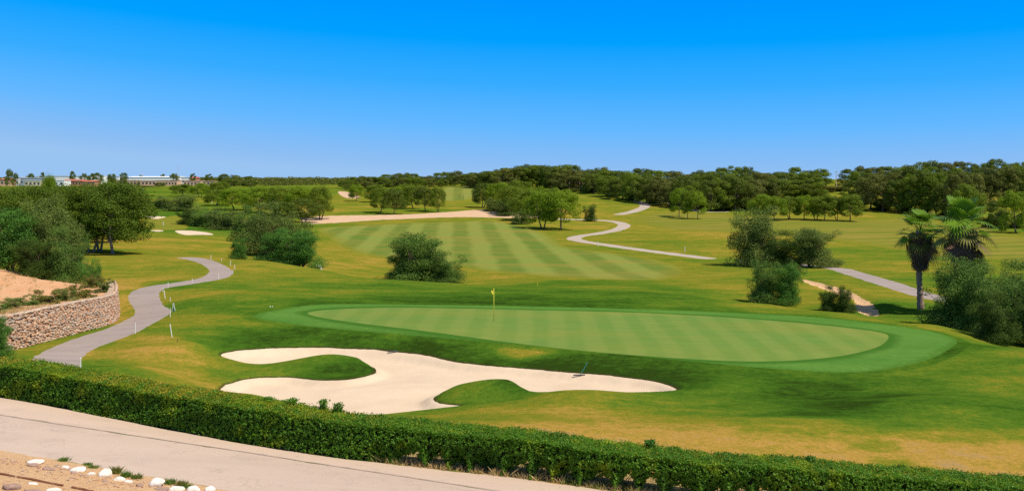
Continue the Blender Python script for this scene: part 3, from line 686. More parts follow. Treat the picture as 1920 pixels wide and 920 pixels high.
put('near_pine', 1, 30, 150, 349, 110, 'pine_left', 'second yellow green pine from the left edge', 'pine', G, rz=.8)
put('near_bush', 0, 130, 104, 415, 80, 'bush_grey', 'ochre green bush under the left pines, right of the tall wild olive', 'bush', G, rz=.8)
put('near_pine', 2, 90, 160, 330, 44, 'pine_vivid', 'slim light green tree top standing above the left pines', 'tree', G)
put('near_pine', 1, 205, 162, 341, 70, 'pine_vivid', 'olive green tree top rising behind the forked pine', 'tree', G)
put('near_bush', 0, 20, 96, 392, 125, 'bush_emerald', 'dark emerald bushy tree at the left edge above the dirt bank', 'tree', G, rz=1)
put('near_bush', 1, 92, 99, 372, 120, 'bush_grey', 'tall olive brown wild olive over the dirt bank', 'tree', G, rz=2)
put('near_bush', 2, 118, 93, 425, 95, 'bush', 'grey green round olive bush at the right end of the dirt bank', 'bush', G, rz=.4)
put('near_bush', 0, 62, 92, 448, 85, 'bush_dark', 'low dark bush at the foot of the olive trees', 'bush', G, rz=3)
put('bush', 1, 172, 90, 487, 40, 'bush_emerald', 'small spiky fan bush beyond the end of the stone wall', 'bush', rz=.7)
put('bush', 2, 176, 84, 512, 42, 'yellowbush', 'yellow green shrub at the far end of the stone wall', 'shrub', rz=.2)
# shrubs along the wall top
k = 0
for px, d, yt, wd, mt, lb in [(195,82,520,38,'bush_grey','grey green tuft on the curved far end of the stone wall'),(150,79,526,60,'yellowbush','dry yellow shrub behind the middle of the wall top'),
   (118,76,538,52,'bush_grey','sparse olive shrub on the wall top, right of the long dry one'),(85,73,541,62,'yellowbush','long dry grassy shrub above the stone wall'),(50,71,552,58,'bush','green shrub on the wall top near its left third'),
   (20,68,556,56,'bush_grey','grey leafy shrub above the left end of the wall'),(-10,66,565,46,'bush_emerald','dark leafy shrub cut by the left edge above the wall')]:
    put('low_shrub', k, px, d, yt, wd, mt, lb, 'shrub', 'shrubs along the top of the stone wall', sink=.1); k += 1
put('near_bush', 1, -5, 57, 592, 56, 'bush_emerald', 'dark green bush at the left edge in front of the stone wall', 'bush', rz=.1)

# --- mid-left clumps
for i, (kd, v, px, d, yt, wd, mt, lb) in enumerate([
  ('near_bush',0,565,124,432,92,'bush_emerald','rounded emerald bush at the right foot of the big mid left thicket'),
  ('near_bush',1,520,127,428,95,'bush_emerald','dark green leafy bush left of the rounded emerald one'),
  ('near_bush',2,505,150,380,110,'bush_grey','tall olive brown domed tree in the mid left thicket'),
  ('bush',3,545,152,398,80,'bush_grey','brownish tree on the right shoulder of the thicket'),
  ('bush',1,446,138,446,38,'bush_emerald','small round fan bush left of the thicket by the path'),
  ('bush',0,470,180,385,75,'bush','grey green tree behind the small fan bush'),
  ('bush',2,425,225,388,80,'bush_grey','ochre tinged tree left of the tall domed tree'),
  ('bush',3,392,232,390,70,'bush','grey green bushy tree beside the distant bunkers'),
  ('bush',0,352,236,388,48,'bush_dark','dark slim bushy tree standing at the edge of the distant green'),
  ('bush',1,335,290,364,75,'bush_grey','brown green round tree left behind the dark slim one'),
  ('bush',2,300,300,371,48,'bush_dark','dark shrub row end near the distant bunkers'),
  ('bush',3,282,420,365,18,'bush_dark','small round dark bush alone on the far fairway'),
  ]): put(kd, v, px, d, yt, wd, mt, lb, 'tree' if 'tree' in lb else 'bush', 'trees and bushes of the mid left thicket')
for px, d, yt, wd, mt, lb in [
  (600,278,350,62,'pine','rightmost round pine of the mid left row'),(560,283,349,62,'pine_vivid','second pine from the right in the mid left row'),(525,286,350,66,'pine','pine in the middle of the mid left row'),
  (485,292,350,66,'pine_vivid','bright pine left of the middle of the mid left row'),(440,300,352,68,'pine_vivid','bright pine near the left end of the mid left row'),(405,320,356,58,'pine','pine at the left end of the mid left row'),
  (570,268,372,70,'pine_dark','dark low pine in front of the mid left row'),(530,262,378,60,'pine_dark','dark pine whose crown meets the thicket top'),
  (375,410,343,42,'pine_vivid','pine right of the far terracotta houses'),(340,420,345,46,'pine','round pine below the long peach wall'),(410,390,340,42,'pine','dark pine behind the left end of the mid left row'),
  (300,560,342,24,'pine_dark','small dark pine at the right end of the clubhouse hedge row'),(275,570,348,30,'bush_dark','dark round tree before the peach wall'),]:
    put('pine', int(px/7), px, d, yt, wd, mt, lb, 'pine', 'round pines of the mid left row')
put('conifer', 0, 259, 560, 337, 10, 'bush_dark', 'narrow dark cypress against the long peach wall', 'cypress')
for px, d, yt, wd, mt, lb in [
  (702,345,346,40,'pine','left pine of the pair above the sandy slope'),(668,350,346,36,'pine_vivid','pale pine at the left end above the sandy slope'),(745,318,350,50,'pine_vivid','bright pine behind the low dark one'),
  (712,296,352,48,'pine','leftmost pine of the central clump over the waste sand'),(738,290,353,44,'pine_dark','dark low branched pine in the central clump'),(775,312,346,50,'pine','tall pine in the middle of the central clump'),
  (798,300,350,46,'pine_dark','dark pine near the right end of the central clump'),(820,296,351,32,'pine','round pine at the right end of the central clump'),(760,330,345,44,'pine','pine at the back of the central clump')]:
    put('pine', int(px/9), px, d, yt, wd, mt, lb, 'pine', 'pines of the central clump above the waste sand')
for px, d, yt, wd, mt, lb in [
  (1052,248,356,86,'pine_vivid','wide bright pine with two thin trunks above the fairway'),(1018,250,360,72,'pine_vivid','bright pine with leaning trunk left of the twin trunked one'),
  (985,272,356,70,'pine','pine with green crown left of the leaning one'),(960,292,348,72,'pine','broad pine in the centre over the end of the waste sand'),(935,305,342,60,'pine_vivid','tall yellow green pine left of centre'),
  (905,318,343,50,'pine_dark','dark pine at the left end of the central grove'),(1010,290,350,64,'pine_vivid','bright pine at the back of the central grove'),(975,318,338,60,'pine','pine on the crest of the central grove'),(1035,285,352,50,'pine','pine behind the twin trunked one')]:
    put('pine', int(px/5), px, d, yt, wd, mt, lb, 'pine', 'pines of the central grove')
put('bush', 1, 1106, 275, 383, 26, 'bush_dark', 'small dark round bush right of the twin trunked pine', 'bush')
for px, d, yt, wd, lb in [(945,285,372,40,'dark undergrowth bush below the central grove'),(975,262,392,36,'brownish undergrowth bush at the end of the waste sand'),(925,300,370,34,'low undergrowth bush at the left foot of the central grove')]:
    put('bush', 2, px, d, yt, wd, 'bush_dark' if 'dark' in lb else 'bush_grey', lb, 'bush', 'undergrowth of the central grove')
for px, d, yt, wd, mt, lb in [(1273,296,352,42,'pine_vivid','left pine of the bright trio below the wood'),(1290,290,355,34,'pine','middle pine of the bright trio below the wood'),(1308,288,358,38,'pine_vivid','right pine of the bright trio below the wood')]:
    put('pine', int(px/3), px, d, yt, wd, mt, lb, 'pine', 'bright trio of pines below the wood')
ROW = [(1428,'leftmost'),(1452,'second'),(1482,'third'),(1508,'fourth'),(1530,'fifth'),(1545,'sixth'),(1570,'seventh'),(1594,'rightmost')]
for i, (px, nth) in enumerate(ROW):
    put('pine', i*3+1, px, 283+random.uniform(-4, 4), [364,368,368,366,369,365,368,363][i], [52,48,50,48,46,50,40,56][i], ['pine_vivid','pine_vivid','pine','pine_vivid','pine_vivid','pine','pine_dark','pine'][i],
        f'{nth} pine of the bright row between the big bush and the palms' if nth in ('leftmost', 'rightmost') else f'{nth} pine from the left in the bright row between bush and palms', 'pine', 'row of bright pines below the right hand wood')

# --- big free-standing bushes
put('near_bush', 0, 785, 128, 438, 118, 'bush', 'large airy bush standing alone beyond the green', 'bush', rz=1.2)
put('near_bush', 1, 762, 129, 462, 72, 'bush', 'lower left shoulder of the lone bush beyond the green', 'bush', rz=2.6)
put('near_bush', 2, 832, 127, 470, 85, 'bush', 'lower right half of the lone bush beyond the green', 'bush', rz=.5)
put('near_bush', 1, 1418, 153, 390, 108, 'bush_grey', 'tall grey green thicket right of the winding path', 'bush', rz=.5)
put('near_bush', 2, 1462, 151, 432, 80, 'bush_dark', 'dark green bush in the middle of the tall thicket', 'bush', rz=2)
put('near_bush', 0, 1520, 150, 428, 102, 'bush_grey', 'grey green bush with pale top at the right end of the thicket', 'bush', rz=3)
put('near_bush', 1, 1432, 99, 488, 72, 'bush', 'grey green shrub beyond the right side of the green', 'bush', rz=4)
put('near_bush', 0, 1476, 98, 494, 60, 'bush_emerald', 'emerald shrub just right of the grey green one', 'bush', rz=5)
put('bush', 3, 1488, 125, 488, 30, 'bush_grey', 'small pale shrub between thicket and emerald shrub', 'bush')
put('near_bush', 2, 1553, 93.5, 534, 36, 'bush_dark', 'small dark round shrub beside the dirt track, left one of two', 'bush', rz=1)
put('near_bush', 1, 1583, 93, 536, 44, 'bush_dark', 'small dark round shrub beside the dirt track, right one of two', 'bush', rz=2)
for px, d, yt, wd, mt, lb in [(1795,83,482,130,'bush','big airy grey green bush in front of the palms'),(1850,80,496,110,'bush','darker green bush behind the crest right of the palms'),
   (1895,86,488,130,'bush','broad bush at the right edge of the photo'),(1935,76,515,110,'bush','dark bush cut by the right edge'),(1868,75,545,90,'bush_dark','low dark bush at the crest of the hill'),(1835,90,488,110,'bush_grey','pale topped bush behind the big airy one')]:
    put('near_bush', int(px) % 3, px, d, yt, wd, mt, lb, 'bush', 'bushes on the right slope below the palms')

# --- the wood along the ridge
SKY = [(640,335),(700,328),(760,323),(800,326),(860,320),(905,323),(920,313),(960,309),(1000,304),(1080,309),(1150,314),(1200,317),(1260,321),(1300,319),(1350,313),(1400,311),(1430,320),(1470,315),(1510,314),(1540,318),(1562,345),(1582,345),(1592,318),(1620,312),(1690,306),(1740,303),(1790,296),(1830,308),(1860,300),(1990,298)]
SX, SY = zip(*SKY)
FRONT = [(885,352),(940,350),(1000,350),(1060,357),(1100,362),(1150,372),(1200,382),(1250,387),(1300,394),(1340,398),(1400,397),(1430,385),(1480,380),(1560,378),(1600,385),(1640,398),(1700,402),(1760,405),(1820,415),(1850,430),(1990,436)]
FX, FY = zip(*FRONT)
def where(px):
    for lim, w in [(905,'left of the central grove'),(1060,'behind the central grove'),(1180,'above the path bend'),(1330,'behind the bright trio'),(1440,'above the little white flag'),(1560,'left of the ochre gap'),(1690,'behind the row of bright pines'),(1860,'behind the palms')]:
        if px < lim: return w
    return 'at the right edge'
MT = ['pine_dark', 'pine_dark', 'pine', 'pine_brown', 'pine_dark', 'pine_brown', 'pine']
n_ = 0; FR = []
def forest(px, d, ytop, wpx, rank, mats=MT):
    global n_
    n_ += 1; mt = mats[n_*5 % len(mats)]
    tone = {'pine_dark': 'dark green', 'pine': 'mid green', 'pine_brown': 'brownish olive', 'pine_vivid': 'bright green'}[mt]
    FR.append((f'{tone} pine|{rank} of the wood {where(px)}', px, put('far_pine', n_*7, px, d, ytop, wpx, mt, 'x', 'pine', 'pines of the ridge wood')))
px = 900
while px < 1985:       # front edge of the wood
    fy = np.interp(px, FX, FY); sy = np.interp(px, SX, SY); gap = 1545 < px < 1598
    d = hit(px, fy, 240)[1]
    if not (250 < d < 470): d = 380
    if not gap: forest(px, d+4, sy+(fy-sy)*random.uniform(.16, .36), random.uniform(50, 74), 'front edge')
    px += random.uniform(20, 30)
px = 890
while px < 1985:       # middle ranks
    fy = np.interp(px, FX, FY); sy = np.interp(px, SX, SY)
    d = max(330, min(430, hit(px, fy, 240)[1]+32))
    if not 1548 < px < 1594: forest(px, d, sy+(fy-sy)*random.uniform(.08, .18), random.uniform(44, 62), 'middle')
    px += random.uniform(22, 32)
px = 885
while px < 1985:       # skyline
    sy = np.interp(px, SX, SY)
    if not 1554 < px < 1590: forest(px, 430+random.uniform(-12, 25), sy+random.uniform(-2, 7), random.uniform(36, 52), 'skyline')
    px += random.uniform(19, 28)
for px, d, yt, wd, mt, lb in [(1815,255,345,60,'pine','lone rounded pine with short trunk right of the palms'),(1905,235,358,70,'pine_vivid','yellow green pine at the right edge below the wood'),(1870,250,375,46,'pine_dark','dark low pine between the lone pine and the right edge'),
     (1785,330,350,40,'pine_dark','dark young pine just behind the taller palm')]:
    put('far_pine', int(px), px, d, yt, wd, mt, lb, 'pine')
# undergrowth at the foot of the wood
for i, px in enumerate(range(1065, 1960, 42)):
    if 1560 < px < 1590: continue
    fy = np.interp(px, FX, FY); d = hit(px, fy, 240)[1]+8
    if d > 470: continue
    FR.append((f'dark undergrowth bush|foot of the wood {where(px)}', px, put('bush', i, px, d, fy-22-random.uniform(0, 8), random.uniform(34, 48), 'bush_dark', 'x', 'bush', 'undergrowth at the foot of the ridge wood')))
# wood left of centre, and trees by the dirt gap
px = 650
while px < 915:
    sy = np.interp(px, SX, SY)
    forest(px, 480+random.uniform(-10, 40), sy+random.uniform(-1, 5), random.uniform(26, 38), 'skyline')
    if px > 700 or px < 690: forest(px+8, 452+random.uniform(-5, 10), sy+random.uniform(7, 14), random.uniform(26, 38), 'front edge')
    px += random.uniform(13, 19)
ORD = ['leftmost', 'second', 'third', 'fourth', 'fifth', 'sixth', 'seventh', 'eighth', 'ninth', 'tenth', 'eleventh', 'twelfth']
for key in sorted({f[0] for f in FR}):
    L = sorted([f for f in FR if f[0] == key], key=lambda f: f[1]); a, b = key.split('|')
    for i, f in enumerate(L):
        b_ = b.replace('of the wood', 'of wood')
        f[2]['label'] = f'{a} at the {b_}' if len(L) == 1 else f'leftmost {a} at the {b_}' if i == 0 else f'rightmost {a} at the {b_}' if i == len(L)-1 else f'{ORD[i]} {a} from left, {b_}'
put('far_pine', 2, 645, 470, 338, 26, 'pine_dark', 'dark tree at the left end of the central wood', 'tree')
put('far_pine', 3, 1575, 420, 334, 18, 'pine_brown', 'small bare looking tree in the ochre gap of the wood', 'tree')
put('bush', 3, 1540, 372, 345, 60, 'yellowbush', 'ochre scrub on the bank in the gap of the wood', 'shrub')
put('bush', 1, 1572, 374, 347, 50, 'yellowbush', 'yellow scrub right of the ochre one in the gap of the wood', 'shrub')

# --- far trees along the left horizon
for px, d, yt, wd, lb in [(17,700,317,18,'round dark tree on the skyline at the far left'),(29,720,324,12,'small tree just right of the round far left one'),(79,860,323,10,'small dark tree over the white roof'),(136,820,321,13,'leaning dark tree on the skyline above the white roof'),
   (158,830,325,18,'first of two broad dark trees on the left skyline'),(172,835,325,14,'second of two broad dark trees on the left skyline'),(184,860,324,20,'low tree behind the small white house'),(210,850,326,18,'bushy tree right of the small white house'),(232,840,324,17,'dark double crowned tree left of the long white roof'),
   (305,980,326,12,'small tree on the skyline above the long white roof'),(327,900,325,20,'dark tree at the right end of the long white roof'),(362,900,325,14,'tree above the red roof'),(392,900,326,18,'tree right of the red roof'),(420,820,326,24,'dark tree left of the far wood'),(57,900,325,16,'low tree on the skyline between white roof and far left tree'),(265,960,328,9,'tiny palm like tree above the long white roof'),
   (440,700,328,34,'broad tree at the left end of the far wood'),(465,690,330,30,'tree second from the left end of the far wood'),(432,560,336,44,'grey green tree behind the left mid row'),(470,540,338,40,'grey tree right of the grey green one')]:
    put('far_pine', int(px), px, d, yt, wd, 'pine_dark', lb, 'tree', 'trees along the left skyline')
# far wood on the plain: one mass
r = np.random.default_rng(5); Vs = []; Qs = []; nn = 0
cs_, rs_ = pine_centres(900, 16, .05); uv, uq = clump_crown(90, cs_, np.array(rs_)*1.6, 160, .07, .7)
for i in range(900):
    px = r.uniform(-60, 900) if i < 700 else r.uniform(380, 660); d = r.uniform(620, 1500) if i >= 700 else r.uniform(950, 2100)
    if px < 430 and d < 1050: d = r.uniform(1100, 2000)
    x, y = at(px, d); s_ = r.uniform(4, 7.5)
    v = uv*np.array([s_*1.6, s_*1.6, s_*.9])+np.array([x, y, ground(x, y)]); Vs.append(v); Qs.append(uq+nn); nn += len(v)
tag(obj('far_wood', mesh_from('far_wood', np.concatenate(Vs), np.concatenate(Qs), M['pine_brown'])), 'low grey green wood covering the plain out to the left horizon', 'wood', kind='stuff')

# ------------------------------------------------------------------ hedge
hl = catmull(np.array([((px-960)/F*d, d) for px, py, d in [(-300,705,40.5),(0,745,38),(240,790,35.7),(480,835,33.5),(720,868,32.3),(960,895,31.5),(1200,927,30.6),(1440,951,30),(1700,973,29.5),(1920,990,29),(2350,1014,28.6)]]), 12, False)
seg = np.linalg.norm(np.diff(hl, axis=0), axis=1); sl = np.r_[0, np.cumsum(seg)]; HLEN = sl[-1]
def hpos(s): return np.c_[np.interp(s, sl, hl[:, 0]), np.interp(s, sl, hl[:, 1])]
def hnrm(s):
    t = hpos(np.minimum(s+.3, HLEN))-hpos(np.maximum(s-.3, 0)); t = unit(t); return np.c_[t[:, 1], -t[:, 0]]     # towards the road
gs = np.array([ground(*p) for p in hl]); gfun = lambda s: np.interp(s, sl, gs)
def h_h(s): return 1.08+.020*np.sin(s*1.7)+.02*np.sin(s*.73+1)+.012*np.sin(s*4.1)
TH = 1.45
pxs = hl[:, 0]/hl[:, 1]*F+960; s640 = np.interp(690, pxs, sl)
FT = .80
def under(s): # height of the leafless gaps between the feet, growing to the right
    k = np.clip((s-s640)/2.0, .0, 1); ph = np.abs(np.sin(math.pi*(s-s640)/FT+.5*np.sin(s*2.3)))
    return k*(ph**1.6)*np.clip(.22+.16*np.sin(s*1.9+1)+.10*np.sin(s*.67), .04, .42)+.02+.10*np.clip(np.sin(s*1.37)-.6,0,1)
def gapf(s): return np.abs(np.sin(math.pi*(s-s640)/FT+.5*np.sin(s*2.3)))**1.2
hedge = empty('hedge', (hl[len(hl)//2][0], hl[len(hl)//2][1], gs[len(hl)//2]))
tag(hedge, 'long clipped green hedge along the road in the foreground', 'hedge')
off = np.array(hedge.location)
def hedge_leaves(n, seed):
    r = np.random.default_rng(seed); s = r.uniform(0, HLEN, n); h = h_h(s); q = r.random(n)
    face = np.where(q < .50, 0, np.where(q < .88, 1, 2)); N2 = hnrm(s); P = hpos(s); g = gfun(s); un = under(s)
    lump = .05*np.sin(s*3.1)+.04*np.sin(s*7.3+2)
    dep = r.random(n)**1.8*.26
    zf = un+(h-un)*r.random(n); ac = r.random(n)
    # rounded shoulders
    inset = np.where(face == 0, dep+.10*np.clip((zf-h+.18)/.18, 0, 1)**2-.10*vnoise(s*4.5, zf*6, 5)+np.clip((s-s640)/2, 0, 1)*.75*gapf(s)*np.clip(1-zf/.75, 0, 1)-.05*vnoise(s*26, zf*26, 6), 0)
    X = np.where(face[:, None] == 0, P-N2*inset[:, None], np.where(face[:, None] == 1, P-N2*(ac*TH)[:, None], P-N2*(TH-dep)[:, None]))
    z = np.where(face == 1, h-dep*.55+.03*np.sin(s*9+ac*5)+.05*lump, zf)
    nn_ = np.where(face[:, None] == 0, np.c_[N2, np.full(n, .55)], np.where(face[:, None] == 1, np.c_[np.zeros((n, 2)), np.ones(n)], np.c_[-N2, np.full(n, .3)]))
    N = unit(nn_+r.normal(size=(n, 3))*np.where(face == 1, .45, .75)[:, None])
    sz = r.uniform(.022, .046, n)
    kp = (face == 1) | (vnoise(s*30, zf*30, 8)+r.normal(size=n)*.12 > -.16)
    return cards((np.c_[X, z+g]-off)[kp], N[kp], sz[kp], sz[kp]*.62, r)
v, q = hedge_leaves(250000, 11)
# upright new growth over the top face
r = np.random.default_rng(12); n = 60000; s = r.uniform(0, 1, n)**1.15*HLEN; ac = r.random(n); P = hpos(s)-hnrm(s)*(ac*TH)[:, None]; z = gfun(s)+h_h(s)-.05+r.random(n)**2*.12+.02*vnoise(s*7, ac*9, 2)
v2, q2 = cards(np.c_[P, z]-off, unit(np.c_[r.normal(size=(n, 2))*.8, r.uniform(0, 1.2, n)]), .026, .014, r)
obj('foliage', mesh_from('hedge_foliage', v, q, M['hedge']), hedge)
pq = (v2[::4, 0]+off[0])/(v2[::4, 1]+off[1])*F+960; lf = r.random(len(pq)) > np.clip((pq-300)/700, 0, .82)
ng = mesh_from('hedge_new_growth', v2, q2, M['hedge_new']); ng.materials.append(M['hedge']); ng.polygons.foreach_set('material_index', np.where(lf, 0, 1).astype(np.int32)); obj('new_growth', ng, hedge)
# solid core box, inner shade of the hedge put into its colour
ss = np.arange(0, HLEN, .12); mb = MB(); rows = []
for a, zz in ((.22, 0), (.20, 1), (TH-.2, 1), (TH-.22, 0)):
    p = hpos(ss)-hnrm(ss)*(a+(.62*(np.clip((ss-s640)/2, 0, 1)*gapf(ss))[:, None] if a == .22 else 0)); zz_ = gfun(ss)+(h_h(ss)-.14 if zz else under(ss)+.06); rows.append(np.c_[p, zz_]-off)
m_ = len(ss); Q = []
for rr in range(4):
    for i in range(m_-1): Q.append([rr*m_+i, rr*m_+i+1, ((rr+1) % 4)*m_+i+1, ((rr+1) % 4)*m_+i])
obj('dark_core', mesh_from('hedge_core_box', np.concatenate(rows), np.array(Q), M['core']), hedge)
mb = MB(); r = np.random.default_rng(3)
for k in range(4):
    a = r.uniform(0, 6.28); mb.tube([(0, 0, -.05), (.03*math.cos(a), .03*math.sin(a), .15), (.13*math.cos(a), .13*math.sin(a), .45)], [.022, .016, .009], 6)
stem = mb.mesh('hedge_stem', M['bark'], True)
s = s640+1.0; i = 0
while s < HLEN-1.2 and i < 60:
    # feet stand where the gaps close
    if abs(math.sin(math.pi*(s-s640)/FT+.5*math.sin(s*2.3))) < .12:
        p = (hpos(np.array([s]))-hnrm(np.array([s]))*.45)[0]
        obj('stem', stem, hedge, (p[0]-off[0], p[1]-off[1], gfun(s)-off[2])); i += 1; s += .35
    s += .04
for px, hh in [(572, .32), (603, .30), (510, .18), (1213, .22), (1530, .14), (460, .16)]:
    s = np.interp(px, pxs, sl); p = (hpos(np.array([s]))-hnrm(np.array([s]))*1.2)[0]; nl_ = 300 if px != 1213 else 420
    rr = np.random.default_rng(px); t = rr.random(nl_); Cn = np.c_[rr.normal(size=(nl_, 2))*.045*(1+t[:, None]), t*hh]
    v, q = cards(Cn, unit(rr.normal(size=(nl_, 3))), .045, .018, rr)
    o = obj('shoot', mesh_from('hedge_shoot', v, q, M['bush_emerald'] if px > 1000 else M['hedge']), hedge, (p[0]-off[0], p[1]-off[1], gfun(s)+float(h_h(s))-.03-off[2]))

# ------------------------------------------------------------------ stone wall
stone = NT('rubble_stone', .9, .1)
stone.col(stone.mix(stone.math('MULTIPLY', stone.noise(9, 4), .35), stone.ramp(stone.island(), [(0, (.58, .28, .15)), (.2, (.44, .34, .26)), (.42, (.58, .37, .23)), (.62, (.48, .26, .15)), (.82, (.60, .46, .34)), (1, (.38, .30, .25))]), (.25, .18, .13)))
mort = flat('wall_mortar', (.40, .29, .20), .95, .2)
wx = wallL; wseg = np.r_[0, np.cumsum(np.linalg.norm(np.diff(wx, axis=0), axis=1))]; WL = wseg[-1]
def wp(s): return np.array([np.interp(s, wseg, wx[:, 0]), np.interp(s, wseg, wx[:, 1])])
def wn(s): t = wp(min(s+.3, WL))-wp(max(s-.3, 0)); t /= np.linalg.norm(t); return np.array([t[1], -t[0]])
# base height: ground measured just outside the wall
def wz(s): p = wp(s)+wn(s)*.5; return ground(*p)
WH = 1.95
wall = empty('stone_wall', (*wp(WL*.6), wz(WL*.6))); woff = np.array(wall.location)
tag(wall, 'curved dry stone retaining wall of reddish rubble left of the path', 'wall')
ico = np.array([(0,0,1)]+[(math.cos(a)*c, math.sin(a)*c, z) for z, c, o_ in ((.5,.87,0),(-.3,.95,.5)) for a in [(k+o_)*2*math.pi/6 for k in range(6)]]+[(0,0,-1)])
tri = [[0, 1+k, 1+(k+1) % 6] for k in range(6)]+[[1+k, 7+k, 1+(k+1) % 6] for k in range(6)]+[[1+(k+1) % 6, 7+k, 7+(k+1) % 6] for k in range(6)]+[[13, 7+(k+1) % 6, 7+k] for k in range(6)]
r = np.random.default_rng(21); mb = MB(); row = 0; z = .06
ico_c = ico
while z < WH:
    s = r.uniform(0, .3)
    hh = r.uniform(.11, .19)
    while s < WL:
        wd = r.uniform(.11, .34); p = wp(s); nn_ = wn(s); t = np.array([-nn_[1], nn_[0]])
        e = ico_c*(1+r.normal(size=(14, 1))*.13)*np.array([wd*.56, .11, hh*.62])
        a = r.uniform(-.35, .35); e = np.c_[e[:, 0]*math.cos(a)-e[:, 2]*math.sin(a), e[:, 1], e[:, 0]*math.sin(a)+e[:, 2]*math.cos(a)]
        cen = np.array([*(p+nn_*(.06+r.uniform(-.03, .05)+.18*(1-z/WH))), wz(s)+z+r.uniform(-.05, .05)])
        mb.add(cen+e[:, :1]*np.r_[t, 0]+e[:, 1:2]*np.r_[nn_, 0]+e[:, 2:]*np.array([0, 0, 1])-woff, None, tri); s += wd*.92
    z += hh*.86
mb.build('stones', stone.m, wall)
mb = MB(); S2 = np.linspace(0, WL, 90); rows = []
for offn, zz in ((.18, -.3), (-.02, WH+.02), (-.45, WH+.05), (-.5, -.3)): rows.append([np.r_[wp(s)+wn(s)*offn, wz(s)+zz]-woff for s in S2])
Q = [[a*90+i, a*90+i+1, ((a+1) % 4)*90+i+1, ((a+1) % 4)*90+i] for a in range(4) for i in range(89)]
mb.add(np.array(rows).reshape(-1, 3), Q); mb.build('mortar_core', mort, wall)
mb = MB()
cap = [np.r_[wp(s)+wn(s)*.10+r.normal(size=2)*.02, wz(s)+WH+.03+r.uniform(-.02, .02)]-woff for s in np.linspace(0, WL, 140)]
mb.tube(cap, [.055+r.uniform(-.02, .03) for _ in cap], 7); mb.build('coping', flat('wall_coping', (.56, .42, .30), .95, .25, 5), wall)

# ------------------------------------------------------------------ boulders, stones and weeds by the road
rock_w = NT('whitewashed_rock', .85, .1); rock_w.col(rock_w.mix(rock_w.noise(5, 4, lo=.45, hi=.7), (.80, .74, .66), (.62, .48, .36))); rock_w.bump(rock_w.noise(8, 4), .4, .05)
rock_b = NT('brown_rock', .9, .1); rock_b.col(rock_b.mix(rock_b.noise(5, 4), (.42, .26, .18), (.28, .20, .17))); rock_b.bump(rock_b.noise(8, 4), .5, .05); rock_w = rock_w.m; rock_b = rock_b.m
def rock(px, py, wpx, hpx, mat, label, cat, group, seed, name='boulder'):
    x, y = on(px, py); sc = y/F; rr = np.random.default_rng(seed)
    import bmesh
    bm = bmesh.new(); bmesh.ops.create_icosphere(bm, subdivisions=3, radius=1)
    ph = rr.uniform(0, 6.28, 9); dirs = unit(rr.normal(size=(7, 3))); cutd = rr.uniform(.55, .85, 7)
    for v in bm.verts:
        p = np.array(v.co); m = 1+.08*math.sin(3*p[0]+ph[0])+.08*math.sin(3.3*p[1]+ph[1])+.06*math.sin(4*p[2]+ph[2])
        q = p*m
        for dd, c in zip(dirs, cutd):
            k = q@dd
            if k > c: q = q-dd*(k-c)*.75
        v.co = (q[0]*wpx/2*sc, q[1]*wpx/2*sc*.8, (q[2]*.62+.32)*hpx*sc)
    me = bpy.data.meshes.new(name); bm.to_mesh(me); bm.free(); me.polygons.foreach_set('use_smooth', [True]*len(me.polygons)); me.materials.append(mat)
    tag(obj(name, me, None, (x, y, ground(x, y)-.03-.06*hpx*sc)), label, cat, group)
for i, (px, py, wd, h, lb) in enumerate([(68,866,40,8,'long flat white boulder, leftmost of the row along the road'),(146,883,32,13,'white boulder second along the road edge'),(172,889,20,9,'small white stone left of the tall one'),(196,892,30,20,'tall rounded white boulder in the row'),
   (222,899,26,10,'low white boulder right of the tall rounded one'),(240,903,20,7,'flat white stone beside the weeds'),(292,910,34,20,'large domed white boulder right of the weeds'),(330,917,32,12,'broad pale boulder near the frame bottom'),(364,920,30,15,'white boulder near the frame bottom, second from the right'),(394,921,28,17,'rightmost white boulder of the row'),
   (121,876,17,7,'small cream stone left of the second white boulder'),(98,919,30,9,'white stone at the bottom beside the brown heap'),(60,906,22,6,'pale stone above the brown heap in the corner')]):
    rock(px, py, wd, h, rock_w, lb, 'boulder', 'white boulders along the road', 40+i)
for i, (px, py, wd, h, lb) in enumerate([(62,873,22,9,'brown stone under the leftmost white boulder'),(90,880,26,9,'reddish brown stone between two white boulders'),(106,874,15,7,'small brown stone behind the reddish one'),(137,887,15,8,'round brown stone in front of the second white boulder'),(154,891,12,6,'small russet stone before the second white boulder'),
   (196,902,16,7,'brown stone at the foot of the tall white boulder'),(262,911,18,10,'grey brown stone left of the large domed boulder'),(300,916,34,6,'flat brown stone below the large domed boulder'),(20,915,44,14,'big brown rock heap in the bottom left corner'),(60,921,36,9,'brown rock right of the corner heap'),(212,906,14,5,'little tan stone right of the tall boulder foot'),
   (135,895,18,4,'thin tan stone on the dirt'),(28,866,12,4,'tiny brown stone at the far left of the row'),(5,868,10,4,'tiny tan stone cut by the left edge')]):
    rock(px, py, wd, h, rock_b, lb, 'stone', 'brown stones along the road', 80+i, 'stone')
# small gravel
r = np.random.default_rng(31); mb = MB()
for i in range(420):
    px = r.uniform(-20, 480); py = np.interp(px, [0, 480], [856, 935])+r.exponential(18)
    if py > 960: continue
    x, y = on(px, py); z = ground(x, y); s_ = r.uniform(.012, .045)
    mb.add(np.array([x, y, z+s_*.3])+ico*(1+r.normal(size=(14, 1))*.15)*s_*np.array([1, .8, .6]), None, tri)
tag(mb.build('gravel', stone.m), 'loose gravel and grit on the orange dirt below the road', 'gravel', kind='stuff')
